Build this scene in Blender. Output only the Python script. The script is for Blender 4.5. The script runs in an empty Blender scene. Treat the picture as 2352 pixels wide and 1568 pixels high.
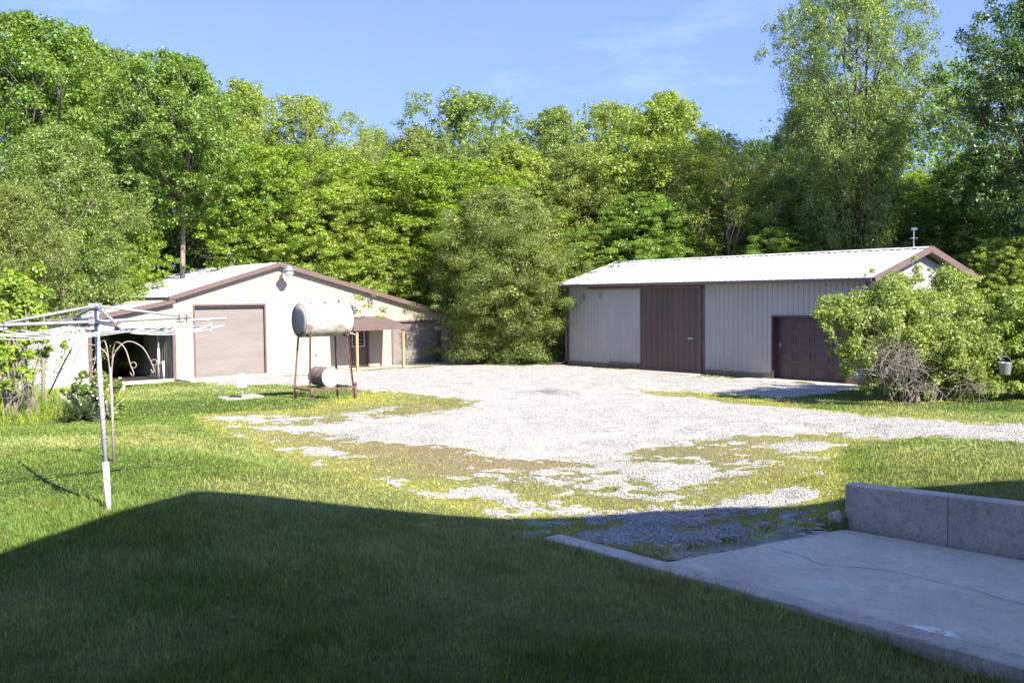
import bpy, math, numpy as np
from mathutils import Vector, Matrix
R = math.radians
scene = bpy.context.scene
# ------------------------------------------------------------------ camera, sky, sun, exposure
EYE = np.array([0.0, 0.0, 3.3]); FPX = 2218.0
PITCH, ROLL = R(2.685), R(0.607)
_f = np.array([0, math.cos(PITCH), -math.sin(PITCH)]); _r0 = np.array([1.0, 0, 0]); _u0 = np.array([0, math.sin(PITCH), math.cos(PITCH)])
_r = _r0*math.cos(ROLL) - _u0*math.sin(ROLL); _u = _u0*math.cos(ROLL) + _r0*math.sin(ROLL)
cam_data = bpy.data.cameras.new('camera'); cam = bpy.data.objects.new('camera', cam_data)
scene.collection.objects.link(cam)
cam_data.sensor_width = 36; cam_data.lens = FPX/2352*36; cam_data.clip_end = 2000; cam_data.clip_start = 0.05
m = Matrix.Identity(4)
for i in range(3):
    m[i][0] = _r[i]; m[i][1] = _u[i]; m[i][2] = -_f[i]; m[i][3] = EYE[i]
cam.matrix_world = m
scene.camera = cam
SUN_TO = np.array([0.615, -0.7885]); SUN_EL = R(37)
world = bpy.data.worlds.new("World"); scene.world = world; world.use_nodes = True
nt = world.node_tree; bg = nt.nodes['Background']
sky = nt.nodes.new('ShaderNodeTexSky'); sky.sky_type = 'NISHITA'; sky.sun_disc = False
sky.sun_elevation = SUN_EL; sky.sun_rotation = math.atan2(SUN_TO[0], SUN_TO[1])
sky.air_density = 1.0; sky.dust_density = 0.1; sky.ozone_density = 4.0; sky.altitude = 200
sc0 = nt.nodes.new('ShaderNodeTexCoord'); sv = nt.nodes.new('ShaderNodeVectorMath'); sv.operation = 'ADD'; sv.inputs[1].default_value = (0, 0, .32)
sn = nt.nodes.new('ShaderNodeVectorMath'); sn.operation = 'NORMALIZE'; nt.links.new(sc0.outputs['Generated'], sv.inputs[0]); nt.links.new(sv.outputs[0], sn.inputs[0]); nt.links.new(sn.outputs[0], sky.inputs[0])
tint = nt.nodes.new('ShaderNodeMixRGB'); tint.blend_type = 'MULTIPLY'; tint.inputs[0].default_value = 1; tint.inputs[2].default_value = (1.06, .90, 1.04, 1)
nt.links.new(sky.outputs[0], tint.inputs[1]); bg.inputs[1].default_value = 0.145
wc = nt.nodes.new('ShaderNodeTexCoord'); wm = nt.nodes.new('ShaderNodeMapping'); wm.inputs['Scale'].default_value = (3, 1.5, 9); wm.inputs['Rotation'].default_value = (0, .25, 0)
wn = nt.nodes.new('ShaderNodeTexNoise'); wn.inputs['Scale'].default_value = 1.6; wn.inputs['Detail'].default_value = 9; wn.inputs['Roughness'].default_value = .6
wr = nt.nodes.new('ShaderNodeMapRange'); wr.inputs[1].default_value = .56; wr.inputs[2].default_value = .85; wr.inputs[3].default_value = 0; wr.inputs[4].default_value = .07
wx = nt.nodes.new('ShaderNodeMixRGB'); wx.inputs[2].default_value = (9, 9.3, 10, 1)
nt.links.new(wc.outputs['Generated'], wm.inputs[0]); nt.links.new(wm.outputs[0], wn.inputs['Vector']); nt.links.new(wn.outputs[0], wr.inputs[0]); nt.links.new(wr.outputs[0], wx.inputs[0])
nt.links.new(tint.outputs[0], wx.inputs[1]); nt.links.new(wx.outputs[0], bg.inputs[0])
sd = bpy.data.lights.new('sun', 'SUN'); sd.energy = 5.0; sd.angle = R(0.5); sd.color = (1.0, 0.94, 0.85)
sun = bpy.data.objects.new('sun', sd); scene.collection.objects.link(sun)
_sv = Vector((SUN_TO[0]*math.cos(SUN_EL), SUN_TO[1]*math.cos(SUN_EL), math.sin(SUN_EL)))
sun.rotation_euler = _sv.to_track_quat('Z', 'Y').to_euler(); sun.location = (20, -30, 40)
vs = scene.view_settings; vs.view_transform = 'Standard'; vs.look = 'None'; vs.exposure = 1.5; vs.gamma = 1
scene.cycles.max_bounces = 6; scene.cycles.transparent_max_bounces = 6

# ------------------------------------------------------------------ measuring helpers
def ray(vx, vy):
    return _f + _r*((vx-1176)/FPX) + _u*((784-vy)/FPX)
def atz(vx, vy, z):
    d = ray(vx, vy); return EYE + d*((z-EYE[2])/d[2])
def atd(vx, vy, dep):
    d = ray(vx, vy); return EYE + d*(dep/d[1])
def inpoly(x, y, poly):
    n = len(poly); ins = np.zeros(x.shape, bool)
    for i in range(n):
        x1, y1 = poly[i]; x2, y2 = poly[(i+1) % n]
        if y1 == y2: continue
        c = ((y1 > y) != (y2 > y)) & (x < (x2-x1)*(y-y1)/(y2-y1)+x1)
        ins ^= c
    return ins
def sdist(x, y, poly):
    d = np.full(x.shape, 1e9); n = len(poly)
    for i in range(n):
        ax, ay = poly[i]; bx, by = poly[(i+1) % n]
        ex, ey = bx-ax, by-ay; L = ex*ex+ey*ey+1e-12
        t = np.clip(((x-ax)*ex+(y-ay)*ey)/L, 0, 1)
        d = np.minimum(d, np.hypot(x-ax-t*ex, y-ay-t*ey))
    return np.where(inpoly(x, y, poly), d, -d)
_rng0 = np.random.RandomState(3); _tab = _rng0.rand(256, 256)
def vnoise(x, y):
    xi = np.floor(x).astype(int); yi = np.floor(y).astype(int); fx = x-xi; fy = y-yi
    fx = fx*fx*(3-2*fx); fy = fy*fy*(3-2*fy)
    g = lambda a, b: _tab[a & 255, b & 255]
    return (g(xi, yi)*(1-fx)+g(xi+1, yi)*fx)*(1-fy)+(g(xi, yi+1)*(1-fx)+g(xi+1, yi+1)*fx)*fy
def fbm(x, y, s=1.0, o=4):
    v = 0; a = .5; t = 0
    for k in range(o):
        v = v+a*vnoise(x/s*2**k+17.3*k, y/s*2**k+5.1*k); t += a; a *= .55
    return v/t
# terrain: heights known at points of the yard, blended smoothly
CTRL = np.array([(-4.8,11.3,.85),(-6.2,14.5,.78),(-4,5,.8),(-10,10,1.0),(-10,18,.68),(0,0,.75),(-1.5,7,.55),(-2,10,.62),
 (.2,11,.30),(1.6,9.6,.27),(3.2,6.9,.15),(4,4.5,.1),(1.5,5,.4),(3.8,12.9,.27),(1.5,13,.28),(5.4,13.4,.66),(7,12.8,.74),(9,16,.68),(12,12,.85),(20,14,.9),
 (6,10,.76),(8,8,.78),(12,6,.8),(10,19.5,.42),(6,19,.26),(2,18,.22),(-3,18,.34),(-5.3,26.5,.38),(-10,27,.4),(-2,30,.08),(3,30,.04),(8,30,.02),(12,30,.05),(16,28,.1),(20,26,.2),
 (-13,38,0),(-8,42,0),(-2,48,0),(3,46,-.02),(8,39,-.02),(13,33,-.02),(20,38,0),(-11,33,.15),(-13.5,34,.0),(-16,36.5,-.35),(-18.5,36,-.6),(-20,33,-.4),(-15,30,.1),
 (-12,24,.4),(-18,20,.6),(-22,28,.2),(-30,40,-.6),(0,60,0),(-30,70,0),(30,60,0),(0,90,0),(45,40,.1),(45,10,.8),(-45,10,.8),(0,-20,.7),(-30,-20,.8),(30,-20,.8)])
def terrain(x, y):
    x = np.asarray(x, float); y = np.asarray(y, float)
    num = np.zeros(x.shape); den = np.zeros(x.shape)
    for cx, cy, cz in CTRL:
        d2 = (x-cx)**2+(y-cy)**2
        w = 1/(d2+.6+.004*(cx*cx+cy*cy))**1.8
        num += w*cz; den += w
    return num/den
def gnd(vx, vy):
    z = .3
    for i in range(14):
        p = atz(vx, vy, z); z = .5*z+.5*float(terrain(p[0], p[1]))
    return (p[0], p[1], z)
def gp(pts): return [gnd(*p)[:2] for p in pts]

# ------------------------------------------------------------------ object helpers
def link(o, parent=None):
    scene.collection.objects.link(o)
    if parent is not None: o.parent = parent
    return o
def tag(o, label, cat=None, group=None, kind=None):
    if label: o['label'] = label
    if cat: o['category'] = cat
    if group: o['group'] = group
    if kind: o['kind'] = kind
    return o
def empty(name, loc, rz=0, **k):
    o = bpy.data.objects.new(name, None); o.location = loc; o.rotation_euler = (0, 0, rz); o.empty_display_size = .2
    link(o); tag(o, k.get('label'), k.get('cat'), k.get('group'), k.get('kind')); return o
def fast(name, V, F, mat=None, parent=None, attrs=None, smooth=False, cols=None):
    V = np.asarray(V, np.float32); F = np.asarray(F, np.int32)
    me = bpy.data.meshes.new(name); me.vertices.add(len(V)); me.vertices.foreach_set('co', V.ravel())
    k = F.shape[1]; me.loops.add(F.size); me.loops.foreach_set('vertex_index', F.ravel())
    me.polygons.add(len(F)); me.polygons.foreach_set('loop_start', np.arange(0, F.size, k, dtype=np.int32))
    try: me.polygons.foreach_set('loop_total', np.full(len(F), k, np.int32))
    except Exception: pass
    if smooth: me.polygons.foreach_set('use_smooth', np.ones(len(F), bool))
    for an, av in (attrs or {}).items():
        a = me.attributes.new(an, 'FLOAT', 'POINT'); a.data.foreach_set('value', np.asarray(av, np.float32))
    if cols is not None:
        a = me.attributes.new('col', 'FLOAT_COLOR', 'POINT')
        c = np.ones((len(V), 4), np.float32); c[:, :3] = cols; a.data.foreach_set('color', c.ravel())
    me.update(); me.validate()
    if mat: me.materials.append(mat)
    o = bpy.data.objects.new(name, me); return link(o, parent)
class MB:
    def __init__(s): s.v = []; s.f = []; s.g = []
    def add(s, vs, fs):
        n = len(s.v); s.g.append((n, len(s.f), len(vs), len(fs))); s.v += [tuple(map(float, p)) for p in vs]; s.f += [tuple(n+i for i in f) for f in fs]; return s
    def box(s, a, b):
        (x0, y0, z0), (x1, y1, z1) = a, b
        return s.add([(x0,y0,z0),(x1,y0,z0),(x1,y1,z0),(x0,y1,z0),(x0,y0,z1),(x1,y0,z1),(x1,y1,z1),(x0,y1,z1)],
                     [(0,3,2,1),(4,5,6,7),(0,1,5,4),(1,2,6,5),(2,3,7,6),(3,0,4,7)])
    def bar(s, p, q, w, h, up=(0,0,1)):
        p = np.array(p, float); q = np.array(q, float); d = q-p; d /= np.linalg.norm(d)
        a = np.cross(d, up); na = np.linalg.norm(a)
        if na < 1e-5: a = np.array([1.0, 0, 0]); na = 1
        a = a/na; b = np.cross(a, d)
        c = [p+sx*a*w/2+sz*b*h/2 for sx, sz in ((-1,-1),(1,-1),(1,1),(-1,1))]+[q+sx*a*w/2+sz*b*h/2 for sx, sz in ((-1,-1),(1,-1),(1,1),(-1,1))]
        return s.add(c, [(0,1,2,3),(7,6,5,4),(0,4,5,1),(1,5,6,2),(2,6,7,3),(3,7,4,0)])
    def tube(s, pts, r, n=8, r2=None):
        pts = [np.array(p, float) for p in pts]; m = len(pts); rings = []
        t0 = pts[1]-pts[0]; ref = np.array([0, 0, 1.0]) if abs(t0[2]) < .9*np.linalg.norm(t0) else np.array([1.0, 0, 0])
        a = np.cross(t0, ref); a /= np.linalg.norm(a)
        vs = []
        for i, p in enumerate(pts):
            t = pts[min(i+1, m-1)]-pts[max(i-1, 0)]; t = t/(np.linalg.norm(t)+1e-9)
            a = a-t*np.dot(a, t); a /= (np.linalg.norm(a)+1e-9); b = np.cross(t, a)
            rr = (r[i] if hasattr(r, '__len__') else (r+(r2-r)*i/(m-1) if r2 is not None else r))
            for k in range(n):
                an = 2*math.pi*k/n; vs.append(p+rr*(a*math.cos(an)+b*math.sin(an)))
        fs = [(i*n+k, i*n+(k+1) % n, (i+1)*n+(k+1) % n, (i+1)*n+k) for i in range(m-1) for k in range(n)]
        fs += [tuple(range(n-1, -1, -1)), tuple((m-1)*n+k for k in range(n))]
        return s.add(vs, fs)
    def lathe(s, prof, n=28, axis=None, c=(0,0,0)):
        vs = []; fs = []; m = len(prof); A = axis
        for (rr, h) in prof:
            for k in range(n):
                an = 2*math.pi*k/n; p = np.array([rr*math.cos(an), rr*math.sin(an), h])
                if A is not None: p = A @ p
                vs.append(p+np.array(c))
        fs = [(i*n+k, i*n+(k+1) % n, (i+1)*n+(k+1) % n, (i+1)*n+k) for i in range(m-1) for k in range(n)]
        fs += [tuple(range(n-1, -1, -1)), tuple((m-1)*n+k for k in range(n))]
        return s.add(vs, fs)
    def build(s, name, mat, parent=None, smooth=False, bevel=0, label=None):
        me = bpy.data.meshes.new(name); me.from_pydata(s.v, [], s.f); me.update()
        if smooth:
            for p in me.polygons: p.use_smooth = len(p.vertices) == 4
        me.materials.append(mat); o = link(bpy.data.objects.new(name, me), parent)
        if bevel:
            b = o.modifiers.new('bevel', 'BEVEL'); b.width = bevel; b.segments = 2; b.limit_method = 'ANGLE'
        if label: o['label'] = label
        return o

def each(mb, name, mat, parent, **k):      # every shape of the builder becomes a mesh of its own
    for (n, f, nv, nf) in mb.g:
        q = MB(); q.v = mb.v[n:n+nv]; q.f = [tuple(i-n for i in fc) for fc in mb.f[f:f+nf]]; q.build(name, mat, parent, **k)
# ------------------------------------------------------------------ materials
def mat(name, col, rough=.6, var=.12, scale=3.0, col2=None, bump=0.0, bscale=40, metal=0.0, stretch=(1,1,1), spec=.4, fac=(.35,.65), speck=0):
    m = bpy.data.materials.new(name); m.use_nodes = True; n = m.node_tree; B = n.nodes['Principled BSDF']
    B.inputs['Roughness'].default_value = rough; B.inputs['Metallic'].default_value = metal; B.inputs['Specular IOR Level'].default_value = spec
    tc = n.nodes.new('ShaderNodeTexCoord'); mp = n.nodes.new('ShaderNodeMapping'); mp.inputs['Scale'].default_value = stretch
    n.links.new(tc.outputs['Object'], mp.inputs[0])
    no = n.nodes.new('ShaderNodeTexNoise'); no.inputs['Scale'].default_value = scale; no.inputs['Detail'].default_value = 8; no.inputs['Roughness'].default_value = .65
    n.links.new(mp.outputs[0], no.inputs['Vector'])
    cr = n.nodes.new('ShaderNodeValToRGB'); cr.color_ramp.elements[0].position = fac[0]; cr.color_ramp.elements[1].position = fac[1]
    c2 = col2 or tuple(c*(1-var*2) for c in col)
    cr.color_ramp.elements[0].color = (*c2, 1); cr.color_ramp.elements[1].color = (*col, 1)
    n.links.new(no.outputs[0], cr.inputs[0]); n.links.new(cr.outputs[0], B.inputs['Base Color'])
    if speck:
        outc = cr.outputs[0]
        for sc_, lo_, hi_, k_ in ((90, .35, .55, speck), (9, .30, .48, speck*.8), (30, .32, .42, speck)):
            n2 = n.nodes.new('ShaderNodeTexNoise'); n2.inputs['Scale'].default_value = sc_; n2.inputs['Detail'].default_value = 5; n2.inputs['Roughness'].default_value = .7; n.links.new(tc.outputs['Object'], n2.inputs['Vector'])
            r2 = n.nodes.new('ShaderNodeMapRange'); r2.inputs[1].default_value = lo_; r2.inputs[2].default_value = hi_; r2.inputs[3].default_value = 1-k_; r2.inputs[4].default_value = 1.04; n.links.new(n2.outputs[0], r2.inputs[0])
            vm = n.nodes.new('ShaderNodeVectorMath'); vm.operation = 'SCALE'; n.links.new(outc, vm.inputs[0]); n.links.new(r2.outputs[0], vm.inputs['Scale']); outc = vm.outputs[0]
        n.links.new(outc, B.inputs['Base Color'])
    if bump:
        nb = n.nodes.new('ShaderNodeTexNoise'); nb.inputs['Scale'].default_value = bscale; nb.inputs['Detail'].default_value = 6
        n.links.new(tc.outputs['Object'], nb.inputs['Vector'])
        bp = n.nodes.new('ShaderNodeBump'); bp.inputs['Strength'].default_value = bump; bp.inputs['Distance'].default_value = .02
        n.links.new(nb.outputs[0], bp.inputs['Height']); n.links.new(bp.outputs[0], B.inputs['Normal'])
    return m
def leafmat(name, trans=.35):
    m = bpy.data.materials.new(name); m.use_nodes = True; n = m.node_tree; n.nodes.clear()
    out = n.nodes.new('ShaderNodeOutputMaterial'); d = n.nodes.new('ShaderNodeBsdfDiffuse'); t = n.nodes.new('ShaderNodeBsdfTranslucent')
    g = n.nodes.new('ShaderNodeBsdfGlossy'); g.inputs['Roughness'].default_value = .45; g.inputs['Color'].default_value = (.9, .95, 1, 1)
    oi = n.nodes.new('ShaderNodeObjectInfo'); at = n.nodes.new('ShaderNodeAttribute'); at.attribute_name = 'tint'
    hs = n.nodes.new('ShaderNodeHueSaturation')
    mr = n.nodes.new('ShaderNodeMapRange'); mr.inputs[1].default_value = .6; mr.inputs[2].default_value = 1.4; mr.inputs[3].default_value = .508; mr.inputs[4].default_value = .492
    n.links.new(at.outputs['Fac'], mr.inputs[0]); n.links.new(mr.outputs[0], hs.inputs['Hue'])
    n.links.new(oi.outputs['Color'], hs.inputs['Color']); n.links.new(at.outputs['Fac'], hs.inputs['Value'])
    n.links.new(hs.outputs[0], d.inputs[0])
    mu = n.nodes.new('ShaderNodeMixRGB'); mu.blend_type = 'MULTIPLY'; mu.inputs[0].default_value = 1; mu.inputs[2].default_value = (1.25, 1.3, .4, 1)
    n.links.new(hs.outputs[0], mu.inputs[1]); n.links.new(mu.outputs[0], t.inputs[0])
    mx = n.nodes.new('ShaderNodeMixShader'); mx.inputs[0].default_value = trans; n.links.new(d.outputs[0], mx.inputs[1]); n.links.new(t.outputs[0], mx.inputs[2])
    mx2 = n.nodes.new('ShaderNodeMixShader'); mx2.inputs[0].default_value = .035; n.links.new(mx.outputs[0], mx2.inputs[1]); n.links.new(g.outputs[0], mx2.inputs[2])
    n.links.new(mx2.outputs[0], out.inputs[0]); return m
def colmat(name, rough=.8, trans=0.0):
    m = bpy.data.materials.new(name); m.use_nodes = True; n = m.node_tree; n.nodes.clear()
    out = n.nodes.new('ShaderNodeOutputMaterial'); d = n.nodes.new('ShaderNodeBsdfDiffuse'); at = n.nodes.new('ShaderNodeAttribute'); at.attribute_name = 'col'
    n.links.new(at.outputs['Color'], d.inputs[0])
    if trans:
        t = n.nodes.new('ShaderNodeBsdfTranslucent'); n.links.new(at.outputs['Color'], t.inputs[0]); mx = n.nodes.new('ShaderNodeMixShader'); mx.inputs[0].default_value = trans
        n.links.new(d.outputs[0], mx.inputs[1]); n.links.new(t.outputs[0], mx.inputs[2]); n.links.new(mx.outputs[0], out.inputs[0])
    else: n.links.new(d.outputs[0], out.inputs[0])
    return m
M = dict(
 beige=mat('beige_siding', (.375,.318,.245), .5, .04, .8, stretch=(1,1,.3)),
 white_side=mat('white_siding', (.47,.46,.43), .5, .05, .8, stretch=(1,1,.3)),
 grey=mat('grey_siding', (.33,.318,.292), .5, .06, .7, stretch=(1,1,.25), bump=.05, bscale=6),
 olive=mat('inner_siding', (.42,.38,.25), .6, .1, 1),
 brown=mat('brown_trim', (.140,.094,.082), .45, .10, 2.5),
 door_brown=mat('brown_door_sheet', (.095,.060,.052), .45, .12, 1.2, stretch=(1,1,.2)),
 darkdoor=mat('brown_sectional_door', (.075,.045,.05), .4, .1, 2),
 roof=mat('white_roof_sheet', (.56,.56,.55), .45, .03, .6),
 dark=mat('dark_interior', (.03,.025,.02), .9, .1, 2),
 tan_door=mat('tan_roller_slats', (.205,.178,.158), .5, .10, .9, stretch=(.35,1,2.2), bump=.05, bscale=3),
 black=mat('black_trim', (.02,.018,.018), .6),
 wood=mat('treated_timber', (.46,.34,.18), .8, .18, 4, stretch=(6,6,.6)),
 oldwood=mat('weathered_board', (.40,.37,.32), .85, .2, 5, stretch=(1,5,5), bump=.3),
 skirt=mat('skirt_board', (.22,.17,.12), .9, .2, 3, stretch=(.6,3,6)),
 shingle=mat('brown_shingle', (.17,.12,.10), .95, .2, 18, bump=.8, bscale=60),
 concrete=mat('concrete', (.58,.51,.40), .9, .16, 1.6, speck=.22, bump=.35, bscale=45, fac=(.3,.7)),
 concrete_wall=mat('wall_concrete', (.56,.485,.39), .92, .2, 2.2, speck=.4, bump=.6, bscale=30, fac=(.3,.75)),
 apron=mat('apron_concrete', (.42,.36,.29), .9, .08, .9, bump=.2, bscale=30),
 scaled=mat('scaled_concrete', (.95,.88,.76), .95, .25, 14, bump=.9, bscale=70, fac=(.4,.55)),
 crack=mat('crack', (.05,.045,.04), 1),
 polepaint=mat('pole_paint', (.50,.50,.51), .5, .12, 8),
 steel=mat('grey_paint_steel', (.42,.42,.43), .45, .15, 6, metal=.3),
 whitepaint=mat('white_paint', (.60,.60,.59), .5, .05, 6),
 rust=mat('rusty_steel', (.16,.075,.055), .75, .25, 9, col2=(.09,.05,.05), bump=.3),
 rustclamp=mat('rusty_clamp', (.20,.085,.055), .8, .3, 30),
 tank=mat('tank_paint', (.47,.44,.39), .5, .2, 2.6, col2=(.22,.17,.125), bump=.2, bscale=9, fac=(.33,.50)),
 tankend_shade=mat('tank_end_shaded', (.27,.24,.22), .85, .2, 3, stretch=(5,5,.7), col2=(.2,.18,.17)),  # darker streaked tank paint, shade of the left end put into the colour
 drum=mat('drum_side', (.17,.13,.10), .7, .2, 5, col2=(.45,.40,.33), bump=.3, fac=(.3,.42)),
 drumlid=mat('drum_lid', (.55,.55,.54), .5, .04, 3),
 glass=mat('window_glass', (.03,.03,.035), .08, .1, 2, spec=.8),
 galv=mat('galvanised', (.45,.46,.47), .35, .12, 8, metal=.6),
 bark=mat('bark', (.27,.225,.175), .95, .2, 3, stretch=(3,3,.5), bump=.9, bscale=14),
 barkdark=mat('dark_bark', (.085,.07,.055), .95, .2, 3, stretch=(3,3,.5), bump=.9, bscale=14),
 twig=mat('dead_twigs', (.27,.225,.185), .9, .2, 8),
 rope=mat('white_rope', (.80,.80,.80), .8, .03, 20),
 hook=mat('hook_metal', (.36,.28,.24), .6, .15, 12),
 stone=mat('pale_stone', (.50,.46,.42), .9, .15, 9, bump=.5),
 housewall=mat('house_siding', (.55,.52,.47), .7, .05, 1),
 houseroof=mat('house_shingle', (.12,.11,.10), .95, .15, 12),
 lens=mat('lamp_lens', (.62,.62,.58), .3, .03, 8),
)
LEAF = leafmat('leaf', .42); BLADE = colmat('grass_blade', trans=.25); STONE = colmat('gravel_stone')

# ------------------------------------------------------------------ ground masks
MAIN = gp([(415,876),(620,866),(860,850),(1060,838),(1300,838),(1450,850),(1640,866),(1800,880),(1990,890),(1900,905),(1780,912),(1640,902),(1480,898),(1500,908),(1640,920),(1790,934),(2000,957),(2200,970),(2500,985),
 (2500,1030),(2352,1016),(2100,1004),(1850,996),(1640,1006),(1560,1022),(1500,1040),(1450,1052),(1300,1062),(1180,1062),(1080,1044),(990,1022),(880,1010),(740,1000),(600,990),(560,980),(700,974),(880,962),(1010,948),(1100,932),(1060,914),(930,902),(820,898),(790,888),(640,886),(540,884)])
PATCH = [gp(p) for p in (
 [(1310,1238),(1400,1215),(1490,1190),(1540,1178),(1640,1160),(1730,1132),(1830,1116),(1885,1135),(1850,1156),(1740,1172),(1640,1195),(1560,1215),(1640,1236),(1560,1262),(1460,1255),(1380,1248)],
 [(490,958),(600,952),(650,956),(560,966),(500,966)], [(695,1026),(750,1028),(785,1042),(740,1048),(700,1038)],
 [(770,950),(850,940),(920,934),(900,944),(800,954)], [(1050,1125),(1120,1115),(1190,1140),(1230,1160),(1150,1158)],
 [(1350,1062),(1500,1064),(1640,1070),(1640,1096),(1500,1108),(1430,1090)], [(1720,1020),(1900,1010),(1940,1024),(1800,1040)],[(1250,1140),(1275,1138),(1280,1156),(1252,1156)],
 [(1180,1228),(1240,1222),(1250,1238),(1200,1242)])]
MOSS = gp([(436,952),(560,944),(700,938),(760,920),(820,900),(1060,900),(1480,890),(1640,902),(1800,925),(2000,950),(2500,985),(2500,1034),(2100,1008),(1955,1014),(1930,1060),(1945,1110),(1935,1160),(1925,1215),(1760,1245),(1560,1288),(1330,1250),(1240,1225),(1140,1198),(1020,1170),(900,1125),(760,1090),(640,1045),(520,1005),(455,975)])
PADQ = None
def masks(x, y):
    n1 = fbm(x, y, 1.1, 5)-.5; n2 = fbm(x+40, y-13, .35, 3)-.5; n3 = fbm(x-7, y+31, 3.5, 3)-.5; n4 = fbm(x+11, y+57, .16, 2)-.5
    sm = sdist(x, y, MAIN)
    g = .5+sm/1.5+n1*.9+n2*.6+n4*.75*np.exp(-np.abs(sm)/1.6)
    for p in PATCH:
        s = sdist(x, y, p); g = np.maximum(g, .5+s/.8+n1*.6+n2*.8+n4*.7)
    ms = sdist(x, y, MOSS)
    sp = n1*1.3+n2*1.2+n3*.6+n4*.8+np.clip(ms-.8, -1, 1.2)*.12
    g = np.where((ms > .2) & (y < 24), np.maximum(g, .5+(sp-.34)*1.2), g)
    mo = np.clip(.5+ms/.5+n2*1.2, 0, 1)
    return np.clip(g, 0, 1.5), mo
def ground_color(x, y, mo):
    lawn = np.array([.150, .225, .046]); lawn2 = np.array([.30, .34, .105]); my = np.array([.40, .42, .06]); mb = np.array([.36, .28, .13]); mg = np.array([.24, .27, .07])
    a = np.clip((fbm(x, y, 2.6, 4)-.38)*4, 0, 1)[:, None]; c = lawn*(1-a)+lawn2*a
    b = np.clip((fbm(x+90, y+20, 2.2, 4)-.42)*5, 0, 1)[:, None]
    # weeds: yellow along the lawn edge, browner and thinner towards the gravel
    e = np.clip(1.25-sdist(x, y, MOSS)/2.2, 0, 1)[:, None]
    w = my*e*.8+my*.0+(mb*b+mg*(1-b))*(1-e)+np.array([.05, .045, .03])*e; w = w*(.8+.4*fbm(x, y, .3, 2)[:, None])
    return c*(1-mo[:, None])+w*mo[:, None]

def groundmat():
    m = bpy.data.materials.new('lawn_soil'); m.use_nodes = True; n = m.node_tree; B = n.nodes['Principled BSDF']; B.inputs['Roughness'].default_value = 1; B.inputs['Specular IOR Level'].default_value = .1
    at = n.nodes.new('ShaderNodeAttribute'); at.attribute_name = 'col'
    no = n.nodes.new('ShaderNodeTexNoise'); no.inputs['Scale'].default_value = 14; no.inputs['Detail'].default_value = 6
    tc = n.nodes.new('ShaderNodeTexCoord'); n.links.new(tc.outputs['Object'], no.inputs['Vector'])
    mr = n.nodes.new('ShaderNodeMapRange'); mr.inputs[1].default_value = .3; mr.inputs[2].default_value = .7; mr.inputs[3].default_value = .55; mr.inputs[4].default_value = 1.15
    n.links.new(no.outputs[0], mr.inputs[0])
    vm = n.nodes.new('ShaderNodeVectorMath'); vm.operation = 'SCALE'; n.links.new(at.outputs['Color'], vm.inputs[0]); n.links.new(mr.outputs[0], vm.inputs['Scale'])
    n.links.new(vm.outputs[0], B.inputs['Base Color'])
    bp = n.nodes.new('ShaderNodeBump'); bp.inputs['Strength'].default_value = .8; bp.inputs['Distance'].default_value = .05; n.links.new(no.outputs[0], bp.inputs['Height']); n.links.new(bp.outputs[0], B.inputs['Normal'])
    return m
def gravelmat():
    m = bpy.data.materials.new('gravel'); m.use_nodes = True; n = m.node_tree; B = n.nodes['Principled BSDF']; B.inputs['Roughness'].default_value = .95; B.inputs['Specular IOR Level'].default_value = .2
    tc = n.nodes.new('ShaderNodeTexCoord'); v = n.nodes.new('ShaderNodeTexVoronoi'); v.inputs['Scale'].default_value = 26; n.links.new(tc.outputs['Object'], v.inputs['Vector'])
    no = n.nodes.new('ShaderNodeTexNoise'); no.inputs['Scale'].default_value = 1.3; no.inputs['Detail'].default_value = 9; no.inputs['Roughness'].default_value = .7; n.links.new(tc.outputs['Object'], no.inputs['Vector'])
    cr = n.nodes.new('ShaderNodeValToRGB'); cr.color_ramp.elements[0].color = (.27,.253,.22,1); cr.color_ramp.elements[1].color = (.385,.367,.325,1); cr.color_ramp.elements[0].position = .36; cr.color_ramp.elements[1].position = .56
    n.links.new(no.outputs[0], cr.inputs[0])
    hs = n.nodes.new('ShaderNodeMapRange'); hs.inputs[3].default_value = .8; hs.inputs[4].default_value = 1.2; sp = n.nodes.new('ShaderNodeSeparateColor'); n.links.new(v.outputs['Color'], sp.inputs[0]); n.links.new(sp.outputs[0], hs.inputs[0])
    vm = n.nodes.new('ShaderNodeVectorMath'); vm.operation = 'SCALE'; n.links.new(cr.outputs[0], vm.inputs[0]); n.links.new(hs.outputs[0], vm.inputs['Scale'])
    at = n.nodes.new('ShaderNodeAttribute'); at.attribute_name = 'wet'; mx = n.nodes.new('ShaderNodeMixRGB'); mx.inputs[2].default_value = (.10,.085,.07,1)
    n.links.new(at.outputs['Fac'], mx.inputs[0]); n.links.new(vm.outputs[0], mx.inputs[1]); n.links.new(mx.outputs[0], B.inputs['Base Color'])
    bp = n.nodes.new('ShaderNodeBump'); bp.inputs['Strength'].default_value = .7; bp.inputs['Distance'].default_value = .02; bp.invert = True; n.links.new(v.outputs['Distance'], bp.inputs['Height']); n.links.new(bp.outputs[0], B.inputs['Normal'])
    return m
def grid(xs, ys, zf):
    X, Y = np.meshgrid(xs, ys); x = X.ravel(); y = Y.ravel(); nx, ny = len(xs), len(ys)
    i = (np.arange(ny-1)[:, None]*nx+np.arange(nx-1)[None, :]).ravel()
    F = np.stack([i, i+1, i+nx+1, i+nx], 1); return x, y, F
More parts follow.
